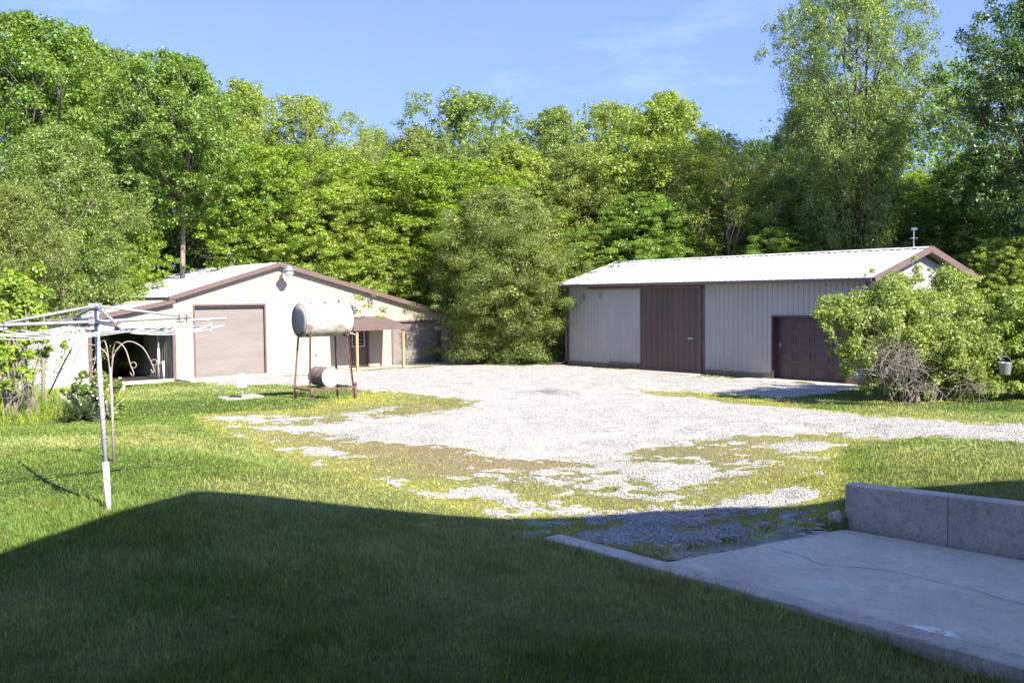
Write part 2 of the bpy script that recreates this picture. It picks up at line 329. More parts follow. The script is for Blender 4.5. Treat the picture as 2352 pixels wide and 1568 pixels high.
# concrete pad footprint (sunken drive between the low kerb and the retaining wall)
AX = np.array([.645, -.764]); AXN = np.array([.764, .645])       # along the drive towards the house; across it, to the right
KE = np.array(atz(1251, 1233, .36)[:2]); KT = .36                # far end of the kerb, outer edge
WE = np.array(atz(1942, 1113, .81)[:2]); WB = np.array(atz(2352, 1160, .81)[:2])
WD = (WB-WE)/np.linalg.norm(WB-WE)
PADL = np.array(atz(1548, 1287, .33)[:2]); PADR = np.array(atz(1939, 1215, .25)[:2])
KIN = KE+AXN*.27
tL = np.dot(PADL-KIN, AX); PADL = KIN+AX*tL
# the pad polygon
pad = [tuple(PADL), tuple(PADR), tuple(PADR+WD*9), tuple(KIN+AX*14)]
padx = [tuple(PADL), tuple(PADR), tuple(WE+np.array([-WD[1], WD[0]])*.12), tuple(WE+WD*9+np.array([-WD[1], WD[0]])*.12), tuple(PADR+WD*9), tuple(KIN+AX*14)]
def edgecoords(step_near, xs0, xs1):
    pass
xs = np.concatenate([np.arange(-300,-60,30), np.arange(-60,-22,2), np.arange(-22,22,.16), np.arange(22,60,2), np.arange(60,301,30)])
ys = np.concatenate([np.arange(-60,4,4), np.arange(4,50,.16), np.arange(50,100,3), np.arange(100,601,50)])
x, y, F = grid(xs, ys, None)
z = terrain(x, y)+(fbm(x, y, 2.2, 3)-.5)*.05
sp_ = sdist(x, y, padx); _t = (x-WE[0])*-WD[1]+(y-WE[1])*WD[0]; _s = (x-WE[0])*WD[0]+(y-WE[1])*WD[1]; z = np.where((_t > -.6) & (_t < .14) & (_s > .05), np.minimum(z, -.3-.0*_s), z)
z = np.where((sp_ > .12) & (_t < -.3), z-1.6, np.where((sp_ > -.5) & (y > 10) & (x < 4.2), np.minimum(z, .235), z))
gm, mm = masks(x, y)
gc = ground_color(x, y, mm)*(.40+.22*mm[:, None]); _e = (mm*(.25+.45*np.clip(sdist(x, y, MOSS)/2.0, 0, 1)))[:, None]; gc = gc*(1-_e)+np.array([.21, .18, .10])*_e
GROUND = groundmat()
o = fast('ground', np.stack([x, y, z], 1), F, GROUND, smooth=True, cols=gc); tag(o, None, None, kind='structure')
def ground_z(x, y): return terrain(x, y)+(fbm(x, y, 2.2, 3)-.5)*.05
# gravel sheet: rises out of the soil where the stone lies
xs = np.arange(-16, 20, .1); ys = np.concatenate([np.arange(11, 24, .085), np.arange(24, 49, .14)]); x, y, F = grid(xs, ys, None)
g, mo = masks(x, y); hz = np.clip(g-.5, -.5, .3)*.07
z = ground_z(x, y)+hz+(fbm(x, y, .4, 3)-.5)*.02
sq = sdist(x, y, padx); z = np.where(sq > .1, z-1.6, np.where((sq > -.5) & (x < 4.2), np.minimum(z, .25), z))
keep = (g[F].max(1) > .3); F = F[keep]; used, inv = np.unique(F, return_inverse=True); F = inv.reshape(F.shape)
wp = gnd(1263, 901); wet = np.clip(1.2-np.hypot((x-wp[0])/.75, (y-wp[1])/.9)+(fbm(x, y, .3, 3)-.5)*2.2, 0, 1)*.8
o = fast('gravel_yard', np.stack([x, y, z], 1)[used], F, gravelmat(), smooth=True, attrs={'wet': wet[used]}); tag(o, None, None, kind='structure')

# ------------------------------------------------------------------ grass blades
rng = np.random.RandomState(11)
def wedge(n, y0, y1, pw=1.0):
    y = (y0**2+(y1**2-y0**2)*rng.rand(n))**.5; x = (rng.rand(n)*2-1)*(y*.56+1.0); return x, y
def bld_local(x, y, o, a):
    dx, dy = x-o[0], y-o[1]; return dx*math.cos(a)+dy*math.sin(a), -dx*math.sin(a)+dy*math.cos(a)
ANG = R(39.5)
W0 = atz(450.8, 867, 0); G0 = atz(1305, 838, -.02)
def free(x, y):
    a, b = bld_local(x, y, W0, ANG); k = ~((a > -7) & (a < 14.1) & (b > -.05) & (b < 11))
    k &= ~((a > -1.0) & (a < 14.3) & (b > -2.1) & (b < .2))
    a, b = bld_local(x, y, G0, ANG-math.pi/2); k &= ~((a > -.1) & (a < 16.6) & (b > -.02) & (b < 9)); k &= ~((a > 4.0) & (a < 8.05) & (b > -1.05) & (b < .1)); k &= ~((a > 9.9) & (a < 15.2) & (b > -1.15) & (b < .1))
    k &= sdist(x, y, padx) < -.03
    q = (np.stack([x, y], 1)-KE); s = q@AX; t = q@AXN; k &= ~((s > 0) & (s < 16) & (t > -.02) & (t < .3))
    q = (np.stack([x, y], 1)-WE); s = q@WD; t = q@np.array([-WD[1], WD[0]]); k &= ~((s > -.02) & (s < 9) & (t > -.4) & (t < .28))
    return k
def blades(n, y0, y1, hmin, hmax, wmin, wk, name, tagtxt, mode):
    x, y = wedge(n, y0, y1); g, mo = masks(x, y); k = free(x, y)
    if mode == 'lawn': k &= (g < .55) & (mo < .5)
    else:
        pr = np.where(g < .5, .9*np.clip(1.15-g, .3, 1), np.clip(1.05-g, .02, 1)*.75*(fbm(x, y, .8, 3) > .44)); k &= (mo > .35) & (rng.rand(n) < pr)
    x, y, g, mo = x[k], y[k], g[k], mo[k]; n = len(x)
    z = ground_z(x, y)-.005; hn = fbm(x, y, .5, 3); dist = np.hypot(x, y)
    edge = np.exp(-np.abs(sdist(x, y, pad)+.32)/.22)
    q = (np.stack([x, y], 1)-KE); edge = np.maximum(edge, np.exp(-np.abs(q@AXN+.06)/.12)*(q@AX > -.3))
    h = (hmin+(hmax-hmin)*rng.rand(n)**1.6)*(.25+1.5*hn)*(1+.9*edge)
    a = rng.rand(n)*6.283; w = np.maximum(wmin, wk*dist)*(.7+.6*rng.rand(n)); ln = h*(.25+.6*rng.rand(n))
    la = a+math.pi/2+rng.randn(n)*.6
    dx, dy = np.cos(a)*w/2, np.sin(a)*w/2; tx, ty = x+np.cos(la)*ln, y+np.sin(la)*ln
    mx_, my_ = x+np.cos(la)*ln*.35, y+np.sin(la)*ln*.35
    V = np.stack([np.stack([x-dx, y-dy, z], 1), np.stack([x+dx, y+dy, z], 1), np.stack([mx_+dx*.8, my_+dy*.8, z+h*.6], 1), np.stack([tx, ty, z+h], 1), np.stack([mx_-dx*.8, my_-dy*.8, z+h*.6], 1)], 1).reshape(-1, 3)
    b = np.arange(n)*5
    F = np.concatenate([np.stack([b, b+1, b+2, b+4], 1)]); F2 = np.stack([b+4, b+2, b+3, b+3], 1)
    c = ground_color(x, y, np.clip(mo*1.5-.2, 0, 1) if mode != 'lawn' else mo*0)
    c = c*(.6+.8*rng.rand(n))[:, None]*(.72+.56*fbm(x+31, y-9, .22, 3))[:, None]
    if mode == 'lawn':
        dry = rng.rand(n) < .035; c[dry] = np.array([.34, .30, .14])*(.7+.5*rng.rand(dry.sum()))[:, None]
        c[:, 0] *= (.85+.35*fbm(x+3, y, 1.2, 3))
    C = np.repeat(c, 5, 0)
    # quads + tip triangles need one face size: write tips as a second strip of thin triangles
    me_v = V; tri = np.concatenate([np.stack([b, b+1, b+2], 1), np.stack([b, b+2, b+4], 1), np.stack([b+4, b+2, b+3], 1)])
    return me_v, tri, C
def join(parts):
    off = 0; Vs = []; Fs = []; Cs = []
    for v, f, c in parts: Vs.append(v); Fs.append(f+off); Cs.append(c); off += len(v)
    return np.concatenate(Vs), np.concatenate(Fs), np.concatenate(Cs)
V, F, C = join([blades(300000, 5.2, 12, .025, .085, .005, .0005, '', '', 'lawn'), blades(9000, 5.2, 20, .07, .13, .005, .0005, '', '', 'lawn'), blades(330000, 12, 24, .025, .055, .005, .0006, '', '', 'lawn'), blades(260000, 24, 46, .03, .06, .008, .0006, '', '', 'lawn')])
o = fast('grass', V, F, BLADE, cols=C); tag(o, 'short mown green lawn grass spread over the yard', None, kind='stuff')
V, F, C = join([blades(150000, 8, 15, .015, .045, .005, .0006, '', '', 'moss'), blades(260000, 15, 34, .015, .045, .006, .0006, '', '', 'moss')])
o = fast('weeds', V, F, BLADE, cols=C); tag(o, 'low yellow green weeds creeping over the edges of the gravel', None, kind='stuff')
# loose gravel stones
def stones(n, y0, y1, s0, s1):
    x, y = wedge(n, y0, y1); g, mo = masks(x, y); k = free(x, y) & ((g > .5) | ((mo > .4) & (rng.rand(n) < np.clip(g, 0, 1)*.45))); x, y, g = x[k], y[k], g[k]; n = len(x)
    z = ground_z(x, y)+np.clip(g-.5, -.5, .3)*.07; s = s0+(s1-s0)*rng.rand(n)**2
    base = np.array([(1,0,0),(0,1,0),(-1,0,0),(0,-1,0),(0,0,.8),(0,0,-.5)]); V = base[None]*s[:, None, None]*(.6+.7*rng.rand(n, 6, 1))
    a = rng.rand(n)*6.28; c, s_ = np.cos(a), np.sin(a); Vx = V[:, :, 0]*c[:, None]-V[:, :, 1]*s_[:, None]; Vy = V[:, :, 0]*s_[:, None]+V[:, :, 1]*c[:, None]
    V = np.stack([Vx+x[:, None], Vy+y[:, None], V[:, :, 2]+(z+s*.15)[:, None]], 2).reshape(-1, 3)
    t = np.array([(0,1,4),(1,2,4),(2,3,4),(3,0,4),(1,0,5),(2,1,5),(3,2,5),(0,3,5)]); F = (np.arange(n)[:, None, None]*6+t[None]).reshape(-1, 3)
    v = (.19+.22*rng.rand(n)); col = np.stack([v*1.05, v*1.01, v*.93], 1); return V, F, np.repeat(col, 6, 0)
V, F, C = join([stones(260000, 10.5, 16, .008, .024), stones(130000, 16, 27, .009, .024), stones(240000, 27, 46, .008, .020)])
o = fast('gravel_stones', V, F, STONE, cols=C); tag(o, 'loose pale crushed stone lying on the gravel yard', None, kind='stuff')

# ------------------------------------------------------------------ foreground concrete
def prism(mb, poly, zb, zt):
    n = len(poly); zb = zb if hasattr(zb, '__len__') else [zb]*n; zt = zt if hasattr(zt, '__len__') else [zt]*n
    vs = [(p[0], p[1], zb[i]) for i, p in enumerate(poly)]+[(p[0], p[1], zt[i]) for i, p in enumerate(poly)]
    return mb.add(vs, [tuple(range(n-1, -1, -1)), tuple(range(n, 2*n))]+[(i, (i+1) % n, n+(i+1) % n, n+i) for i in range(n)])
NP = 24; PZ = [.335, .25, -.02, .345]; PV = []
for i in range(NP+1):
    for j in range(NP+1):
        u, v = i/NP, j/NP; w_ = [(1-u)*(1-v), (1-u)*v, u*v, u*(1-v)]; PV.append(tuple(sum(w_[k]*np.array((*pad[k], PZ[k])) for k in range(4))))
PF = [(i*(NP+1)+j, (i+1)*(NP+1)+j, (i+1)*(NP+1)+j+1, i*(NP+1)+j+1) for i in range(NP) for j in range(NP)]
far = [j for j in range(NP+1)]; nv = len(PV); PS = PV+[(PV[j][0], PV[j][1], -.3) for j in far]
mb = MB(); mb.add(PS, PF+[(j, j+1, nv+j+1, nv+j) for j in range(NP)]); padob = mb.build('driveway_pad', M['concrete']); tag(padob, None, kind='structure')
mb = MB(); crk = [(1735,1248),(1790,1263),(1850,1280),(1872,1292),(1890,1297),(1960,1302),(2030,1309),(2100,1322),(2180,1341),(2260,1362),(2352,1388),(2420,1405)]
rr = np.random.RandomState(5)
import bmesh
from mathutils.bvhtree import BVHTree
_bv = BVHTree.FromPolygons([Vector(v) for v in PV], PF)
def onpad(p):
    h = _bv.ray_cast(Vector((p[0], p[1], 5)), Vector((0, 0, -1)))[0]; return None if h is None else np.array(h)
def onpadray(vx, vy):
    h = _bv.ray_cast(Vector(EYE), Vector(ray(vx, vy)))[0]; return None if h is None else np.array(h)
pts = []
for i in range(len(crk)-1):
    for k in range(6):
        t = k/6; h = onpadray(crk[i][0]*(1-t)+crk[i+1][0]*t, crk[i][1]*(1-t)+crk[i+1][1]*t+rr.randn()*1.0)
        if h is not None: pts.append(h)
if len(pts) > 3:
    vs = []; fs = []
    for i, p in enumerate(pts):
        t = pts[min(i+1, len(pts)-1)]-pts[max(i-1, 0)]; nrm = np.array([-t[1], t[0]]); nrm /= np.linalg.norm(nrm)+1e-9; w = .0015+.0035*rr.rand()
        for s_ in (-1, 1): vs.append((p[0]+nrm[0]*w*s_, p[1]+nrm[1]*w*s_, p[2]+.004))
    for i in range(len(pts)-1): fs.append((2*i, 2*i+1, 2*i+3, 2*i+2))
    mb = MB(); mb.add(vs, fs); mb.build('crack', M['crack'], padob)
mb = MB(); N = 40; L = 14.0; prof = []
for i in range(N+1):
    s = L*i/N; zt = KT+rr.randn()*.003; p = KE+AX*s; q = p+AXN*.27; j = rr.randn()*.006
    prof.append([(p[0]-AXN[0]*j, p[1]-AXN[1]*j, -.2), (p[0]-AXN[0]*j, p[1]-AXN[1]*j, zt-.012), (p[0]+AXN[0]*.014, p[1]+AXN[1]*.014, zt), (q[0]-AXN[0]*.012, q[1]-AXN[1]*.012, zt), (q[0], q[1], zt-.01), (q[0], q[1], -.2)])
vs = [v for r_ in prof for v in r_]; fs = [(i*6+k, i*6+(k+1) % 6, (i+1)*6+(k+1) % 6, (i+1)*6+k) for i in range(N) for k in range(6)]+[(0,1,2,3,4,5)]
mb = MB(); mb.add(vs, fs); o = mb.build('concrete_kerb', M['concrete_wall']); tag(o, 'long low concrete kerb between the shaded lawn and the sunken pad', 'kerb')
_rq = np.random.RandomState(6)
for cx_, cy_, rx_, ry_ in ((2135, 1458, 62, 15), (2060, 1440, 30, 7), (2200, 1478, 34, 9)):
    ring_ = [onpadray(cx_+rx_*(1+.35*_rq.rand())*math.cos(a)+8*_rq.randn()*.5, cy_+ry_*(1+.5*_rq.rand())*math.sin(a)+cx_*0+.22*rx_*math.cos(a)) for a in np.linspace(0, 6.28, 23)[:-1]]
    ring_ = [q for q in ring_ if q is not None]
    if len(ring_) > 8:
        c0 = np.mean(ring_, 0); mb = MB(); mb.add([(c0[0], c0[1], c0[2]+.004)]+[(q[0], q[1], q[2]+.003) for q in ring_], [(0, 1+i, 1+(i+1) % len(ring_)) for i in range(len(ring_))]); mb.build('scaled_patch', M['scaled'], padob)
# low wall on the far side
mb = MB(); WN = np.array([-WD[1], WD[0]]); N = 24; vs = []; fs = []
for i in range(N+1):
    s = 9.0*i/N; a = WE+WD*s; b = a+WN*.26; zt = .81+.0*s; ch = .012
    vs += [(a[0], a[1], -.5), (a[0], a[1], zt-ch), (a[0]+WN[0]*ch, a[1]+WN[1]*ch, zt), (b[0]-WN[0]*ch, b[1]-WN[1]*ch, zt), (b[0], b[1], zt-ch), (b[0], b[1], -.5)]
fs = [(i*6+k, (i+1)*6+k, (i+1)*6+(k+1) % 6, i*6+(k+1) % 6) for i in range(N) for k in range(6)]+[(5,4,3,2,1,0)]
mb.add(vs, fs); wall = mb.build('retaining_wall', M['concrete_wall']); tag(wall, 'rough grey concrete retaining wall along the right side of the pad', 'retaining wall')
mb = MB()
for s in (1.25, 2.55, 3.9):
    a = WE+WD*s-WN*.003; b = WE+WD*(s+.006)-WN*.003; mb.add([(a[0], a[1], -.1), (b[0], b[1], -.1), (b[0], b[1], .795), (a[0], a[1], .795)], [(0,1,2,3)])
mb.build('form_joint', M['crack'], wall)
def rock(name, loc, s, seed, label=None, parent=None, mt='stone'):
    bm = bmesh.new(); bmesh.ops.create_icosphere(bm, subdivisions=3, radius=1); r_ = np.random.RandomState(seed); off = r_.rand(3)*9
    for v in bm.verts:
        c = v.co; k = 1+.35*(math.sin(c.x*2.3+off[0])*math.sin(c.y*2.9+off[1])+.5*math.sin(c.z*4+off[2])*math.sin(c.x*5+off[1])); v.co = Vector((c.x*k*s[0], c.y*k*s[1], c.z*k*s[2]))
    me = bpy.data.meshes.new(name); bm.to_mesh(me); bm.free(); me.materials.append(M[mt]); o = bpy.data.objects.new(name, me); o.location = loc; link(o, parent)
    if label: tag(o, label, 'stone')
    return o
p = gnd(1928, 1195); rock('boulder', (p[0]-.02, p[1]+.1, p[2]+.03), (.075, .06, .075), 2, 'rounded grey stone against the end of the retaining wall', mt='concrete_wall')

# ------------------------------------------------------------------ siding and roof sheets
def siding(mb, u0, u1, zb, zt, opens=(), pitch=.23, dep=.02, mp=None, extra=()):
    us = {u0, u1}; n = int((u1-u0)/pitch)
    prof = []
    for i in range(n+1):
        c = u0+.06+i*pitch
        for du, o in ((-.035, 0), (-.015, dep), (.015, dep), (.035, 0)):
            if u0 < c+du < u1: prof.append((c+du, o))
    for e in list(extra)+[u for op in opens for u in op[:2]]:
        if u0 < e < u1: us.add(e)
    px = [u0]+[p[0] for p in prof]+[u1]; po = [0]+[p[1] for p in prof]+[0]
    allu = sorted(set(px) | us); off = {u: float(np.interp(u, px, po)) for u in allu}
    ztf = zt if callable(zt) else (lambda u: zt)
    for a, b in zip(allu[:-1], allu[1:]):
        if b-a < 1e-5: continue
        mid = (a+b)/2; cuts = sorted([(op[2], op[3]) for op in opens if op[0]-1e-6 <= mid <= op[1]+1e-6]); lo = zb; segs = []
        for c0, c1 in cuts:
            if c0 > lo: segs.append((lo, lo, c0, c0))
            lo = c1
        segs.append((lo, lo, ztf(a), ztf(b)))
        for s0, s1, s2, s3 in segs:
            if s2 <= s0: continue
            mb.add([mp(a, off[a], s0), mp(b, off[b], s1), mp(b, off[b], s3), mp(a, off[a], s2)], [(0,1,2,3)])
    return mb
def roofsheet(mb, e0, along, slope, pitch=.30, dep=.025, th=.05):
    """e0 eave corner, along: vector of the eave, slope: vector from eave up to ridge"""
    e0, along, slope = (np.array(v, float) for v in (e0, along, slope)); L = np.linalg.norm(along); ad = along/L; nrm = np.cross(ad, slope); nrm /= np.linalg.norm(nrm)
    if nrm[2] < 0: nrm = -nrm
    us = [0]; of = [0]; n = int(L/pitch)
    for i in range(n+1):
        c = .05+i*pitch
        for du, o in ((-.03, 0), (-.012, dep), (.012, dep), (.03, 0)):
            if 0 < c+du < L: us.append(c+du); of.append(o)
    us.append(L); of.append(0); vs = []; fs = []
    for u, o in zip(us, of): vs += [e0+ad*u+nrm*o, e0+ad*u+slope+nrm*o, e0+ad*u-nrm*th, e0+ad*u+slope-nrm*th]
    for i in range(len(us)-1):
        a, b = 4*i, 4*i+4; fs += [(a, b, b+1, a+1), (a+2, a+3, b+3, b+2), (a, a+2, b+2, b), (a+1, b+1, b+3, a+3)]
    fs += [(0, 1, 3, 2), (len(vs)-4, len(vs)-2, len(vs)-1, len(vs)-3)]
    return mb.add(vs, fs)

# ------------------------------------------------------------------ beige workshop
BE = empty('workshop', tuple(W0), ANG, label='cream metal workshop with low gable, roller door and open left bay', cat='workshop')
_bx = np.array([math.cos(ANG), math.sin(ANG)]); _by = np.array([-math.sin(ANG), math.cos(ANG)])
def bl(vx, vy, yl=0.0):      # point of the wall plane y=yl (local) seen at a place of the photo
    d = ray(vx, vy); o = EYE[:2]-W0[:2]-_by*yl; t = -np.dot(o, _by)/np.dot(d[:2], _by); p = EYE+d*t
    return float(np.dot(p[:2]-W0[:2], _bx)), float(p[2])
apexu, apexz = bl(637, 606); eaveLu, eaveLz = bl(391, 682); cu0, _ = bl(208, 800); cu1, _ = bl(397, 800)
uR, _ = bl(1055, 800); zR = bl(1012, 719)[1]-(uR-bl(1012, 719)[0])*.265
loz0 = bl(391, 690)[1]; loz1 = bl(190, 733)[1]; lou1 = bl(190, 733)[0]
whu = bl(40, 800)[0]
def frontz(u):
    if u < eaveLu: return loz0+(loz1-loz0)*(eaveLu-u)/(eaveLu-lou1)
    if u < apexu: return eaveLz+(apexz-eaveLz)*(u-eaveLu)/(apexu-eaveLu)
    return apexz+(zR-apexz)*(u-apexu)/(uR-apexu)
d0, dz = bl(446, 703); d1, _ = bl(606, 700); dw0, dwz = bl(901, 740); dw1, _ = bl(1009, 738)
pd0 = bl(804, 760)[0]; pd1 = bl(843, 760)[0]; czo = bl(390, 752)[1]
DEP = 10.0
opens = [(cu0, cu1, -.3, czo), (d0, d1, -.3, dz), (dw0, dw1, -.3, dwz), (pd0, pd1, -.3, 2.08)]
fr = lambda u, o, z: (u, -o, z)
mb = siding(MB(), cu0-.02, uR, -.15, frontz, opens, mp=fr, extra=(eaveLu, apexu)); mb.build('front_wall', M['beige'], BE)
mb = siding(MB(), whu, cu0-.06, -1.1, loz1-.02, (), mp=fr); mb.build('side_bay_wall', M['white_side'], BE, label='brighter white wall section left of the open bay')
mb = MB(); siding(mb, 0, DEP, -1, loz1, (), mp=lambda u, o, z: (whu-o, DEP-u, z)); siding(mb, 0, DEP, -.15, zR, (), mp=lambda u, o, z: (uR+o, u, z))
siding(mb, whu, uR, -1, lambda u: loz1 if u < cu0 else frontz(u), (), mp=lambda u, o, z: (u, DEP+o, z), extra=(cu0, eaveLu, apexu)); mb.build('rear_and_side_walls', M['beige'], BE)
# roofs
ov = .25
mb = MB(); sl = (apexz-eaveLz)/(apexu-eaveLu)
roofsheet(mb, (eaveLu-.15, -ov, eaveLz+.04-.15*sl), (0, DEP+2*ov, 0), (apexu-eaveLu+.15, 0, (apexu-eaveLu+.15)*sl))
sr = (apexz-zR)/(uR-apexu); roofsheet(mb, (uR+.25, -ov, zR+.04-.25*sr), (0, DEP+2*ov, 0), (-(uR+.25-apexu), 0, (uR+.25-apexu)*sr)); mb.build('roof', M['roof'], BE)
ls = (loz0-loz1)/(eaveLu-lou1)
mb = roofsheet(MB(), (lou1-.1, -ov, loz1+.04-.1*ls), (0, DEP+2*ov, 0), (eaveLu-lou1+.1, 0, (eaveLu-lou1+.1)*ls)); mb.build('bay_roof', M['roof'], BE)
mb = roofsheet(MB(), (whu-.2, -ov+.05, loz1-.02), (lou1-whu+.3, 0, 0), (0, DEP, .17)); mb.build('side_bay_roof', M['roof'], BE)
# fascia
mb = MB(); yf = -ov-.02
def fas(mb, a, b, h=.2): mb.bar((a[0], yf, a[1]-h*.35), (b[0], yf, b[1]-h*.35), .03, h)
fas(mb, (eaveLu-.15, eaveLz-.15*sl+.05), (apexu, apexz+.05)); fas(mb, (apexu, apexz+.05), (uR+.25, zR+.05-.25*sr))
fas(mb, (lou1-.1, loz1+.04-.1*ls), (eaveLu+.1, loz0+.04+.1*ls)); each(mb, 'fascia', M['brown'], BE)
mb = MB(); mb.bar((whu-.2, -ov+.01, loz1-.07), (lou1, -ov+.01, loz1-.07), .03, .14); a = bl(186, 734); b = bl(203, 758); mb.bar((a[0], -.06, a[1]), (b[0], -.06, b[1]), .05, .16); each(mb, 'eave_trim', M['brown'], BE)
mb = MB(); mb.bar((eaveLu-.22, -ov-.1, eaveLz-.06), (eaveLu-.22, DEP+ov, eaveLz-.06), .12, .11); mb.build('gutter', M['black'], BE)
# trims and posts
mb = MB()
for u, w, z1 in ((cu0-.03, .14, czo+.1), (cu1+.05, .13, czo+.05)): mb.box((u-w/2, -.05, -.2), (u+w/2, .1, z1))
mb.box((uR-.04, -.05, -.1), (uR+.05, .1, zR)); each(mb, 'corner_trim', M['brown'], BE)
def frame(mb, a, b, zt, w=.07, y0=-.045, y1=.05, zb=0): mb.box((a-w, y0, zb), (a, y1, zt)); mb.box((b, y0, zb), (b+w, y1, zt)); mb.box((a-w, y0, zt), (b+w, y1, zt+w)); return mb
rd = MB(); rd.box((d0, .10, 0), (d1, .13, dz-.02)); n = 34; hh = (dz-.02)/n
for i in range(n): rd.add([(d0, .10, i*hh), (d1, .10, i*hh), (d1, .093, i*hh+hh*.5), (d0, .093, i*hh+hh*.5), (d1, .099, (i+1)*hh-.004), (d0, .099, (i+1)*hh-.004)], [(0,1,2,3),(3,2,4,5)])
rdo = rd.build('roller_door', M['tan_door'], BE); frame(MB(), d0, d1, dz).build('door_frame', M['brown'], rdo)
mb = MB(); mb.box((d0, .0, dz-.1), (d1, .07, dz)); mb.build('door_hood', M['black'], rdo)
rd = MB(); rd.box((dw0, .10, 0), (dw1, .13, dwz)); n = 28; hh = dwz/n
for i in range(n): rd.add([(dw0, .10, i*hh), (dw1, .10, i*hh), (dw1, .093, i*hh+hh*.5), (dw0, .093, i*hh+hh*.5), (dw1, .099, (i+1)*hh-.004), (dw0, .099, (i+1)*hh-.004)], [(0,1,2,3),(3,2,4,5)])
rdo = rd.build('roller_door', M['tan_door'], BE, label='narrower roller door under the cedar'); frame(MB(), dw0, dw1, dwz).build('door_frame', M['brown'], rdo)
# walk door
mb = MB(); mb.box((pd0, .06, .05), (pd1, .10, 2.05)); px = (pd0+pd1)/2; w = (pd1-pd0)/2
for a, b, z0, z1 in ((pd0+.12, px-.05, .2, .8), (px+.05, pd1-.12, .2, .8)): mb.box((a, .048, z0), (b, .06, z1))
pdo = mb.build('entry_door', M['brown'], BE); frame(MB(), pd0, pd1, 2.07, w=.09).build('door_frame', M['brown'], pdo)
mb = MB(); mb.box((px-.30, .045, 1.02), (px+.30, .062, 1.92)); mb.build('window', M['glass'], pdo)
mb = MB()
for a, b, c, d in ((px-.34, px-.30, .98, 1.96), (px+.30, px+.34, .98, 1.96), (px-.30, px+.30, .98, 1.02), (px-.30, px+.30, 1.92, 1.96)): mb.box((a, .035, c), (b, .065, d))
for i in range(5):
    zz = 1.1+.17*i; mb.bar((px-.22, .04, zz), (px, .04, zz+.085), .008, .012); mb.bar((px, .04, zz+.085), (px+.22, .04, zz), .008, .012)
mb.build('window_frame', M['whitepaint'], pdo)
mb = MB(); mb.lathe([(.0, -.05), (.03, -.045), (.035, -.02), (.015, 0), (.015, .02)], 12, np.array([[1,0,0],[0,0,1],[0,1,0]]), (pd0+.08, .05, .98)); mb.build('handle', M['steel'], pdo, smooth=True)
# carport interior
mb = siding(MB(), .05, 8, -.05, 2.9, [(3.6, 4.3, 1.0, 2.4), (5.4, 6.0, 1.0, 2.4)], mp=lambda u, o, z: (cu1+.02-o, u, z)); mb.build('bay_side_wall', M['olive'], BE)
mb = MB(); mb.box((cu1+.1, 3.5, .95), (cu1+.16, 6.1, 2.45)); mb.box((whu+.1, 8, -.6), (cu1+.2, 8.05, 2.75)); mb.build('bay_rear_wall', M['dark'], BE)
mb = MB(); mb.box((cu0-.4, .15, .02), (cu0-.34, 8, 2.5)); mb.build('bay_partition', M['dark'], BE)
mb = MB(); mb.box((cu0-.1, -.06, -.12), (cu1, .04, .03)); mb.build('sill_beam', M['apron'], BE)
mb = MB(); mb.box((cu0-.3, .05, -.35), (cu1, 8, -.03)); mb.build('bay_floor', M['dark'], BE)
mb = MB(); a = bl(368, 862, .6)[0]; b = bl(380, 862, .25)[0]; mb.tube([(cu1-.28, .9, 0), (cu1-.28, .9, 1.25)], .05, 10); mb.tube([(cu1-.25, .45, 0), (cu1-.25, .45, .75)], .05, 10); mb.tube([(cu1-.25, .45, .62), (cu1-.27, .75, .66)], .04, 10)
each(mb, 'plastic_pipe', M['whitepaint'], BE, smooth=True)
mb = MB(); mb.tube([(cu1-.28, .9, 1.25), (cu1-.28, .9, 2.1)], .04, 10); mb.build('standpipe', M['galv'], BE)
# outlet box
a = bl(726, 812); mb = MB(); mb.box((a[0]-.06, -.06, a[1]-.08), (a[0]+.06, .0, a[1]+.08)); mb.box((a[0]-.045, -.075, a[1]-.06), (a[0]+.045, -.06, a[1]+.03)); mb.build('outlet_box', M['steel'], BE)
# security lamp
a = bl(644, 634); mb = MB(); mb.box((a[0]-.08, -.06, a[1]-.1), (a[0]+.08, 0, a[1]+.1)); mb.tube([(a[0], -.03, a[1]), (a[0], -.2, a[1]+.1), (a[0]+.02, -.45, a[1]+.30), (a[0]+.02, -.68, a[1]+.36)], .045, 8)
lo_ = mb.build('security_lamp', M['galv'], BE, smooth=True)
mb = MB(); c = (a[0]+.02, -.80, a[1]+.1); mb.lathe([(.05, .34), (.12, .33), (.15, .26), (.16, .2), (.27, .14), (.28, .12)][::-1], 24, None, c); mb.build('lamp_shade', M['galv'], lo_, smooth=True)
mb = MB(); mb.lathe([(.10, -.1), (.17, -.06), (.20, .0), (.21, .12)], 24, None, c); mb.build('lens', M['lens'], lo_, smooth=True)
# roof vane on the ridge
mb = MB(); yv = 5.0; mb.tube([(apexu, yv, apexz), (apexu, yv, apexz+.75)], .015, 6); mb.lathe([(.14, .0), (.16, .12), (.06, .2)], 12, None, (apexu, yv, apexz+.02)); mb.bar((apexu-.25, yv, apexz+.5), (apexu+.25, yv, apexz+.5), .02, .02); mb.bar((apexu-.2, yv, apexz+.62), (apexu+.12, yv, apexz+.62), .02, .16); mb.build('weather_vane', M['galv'], BE)
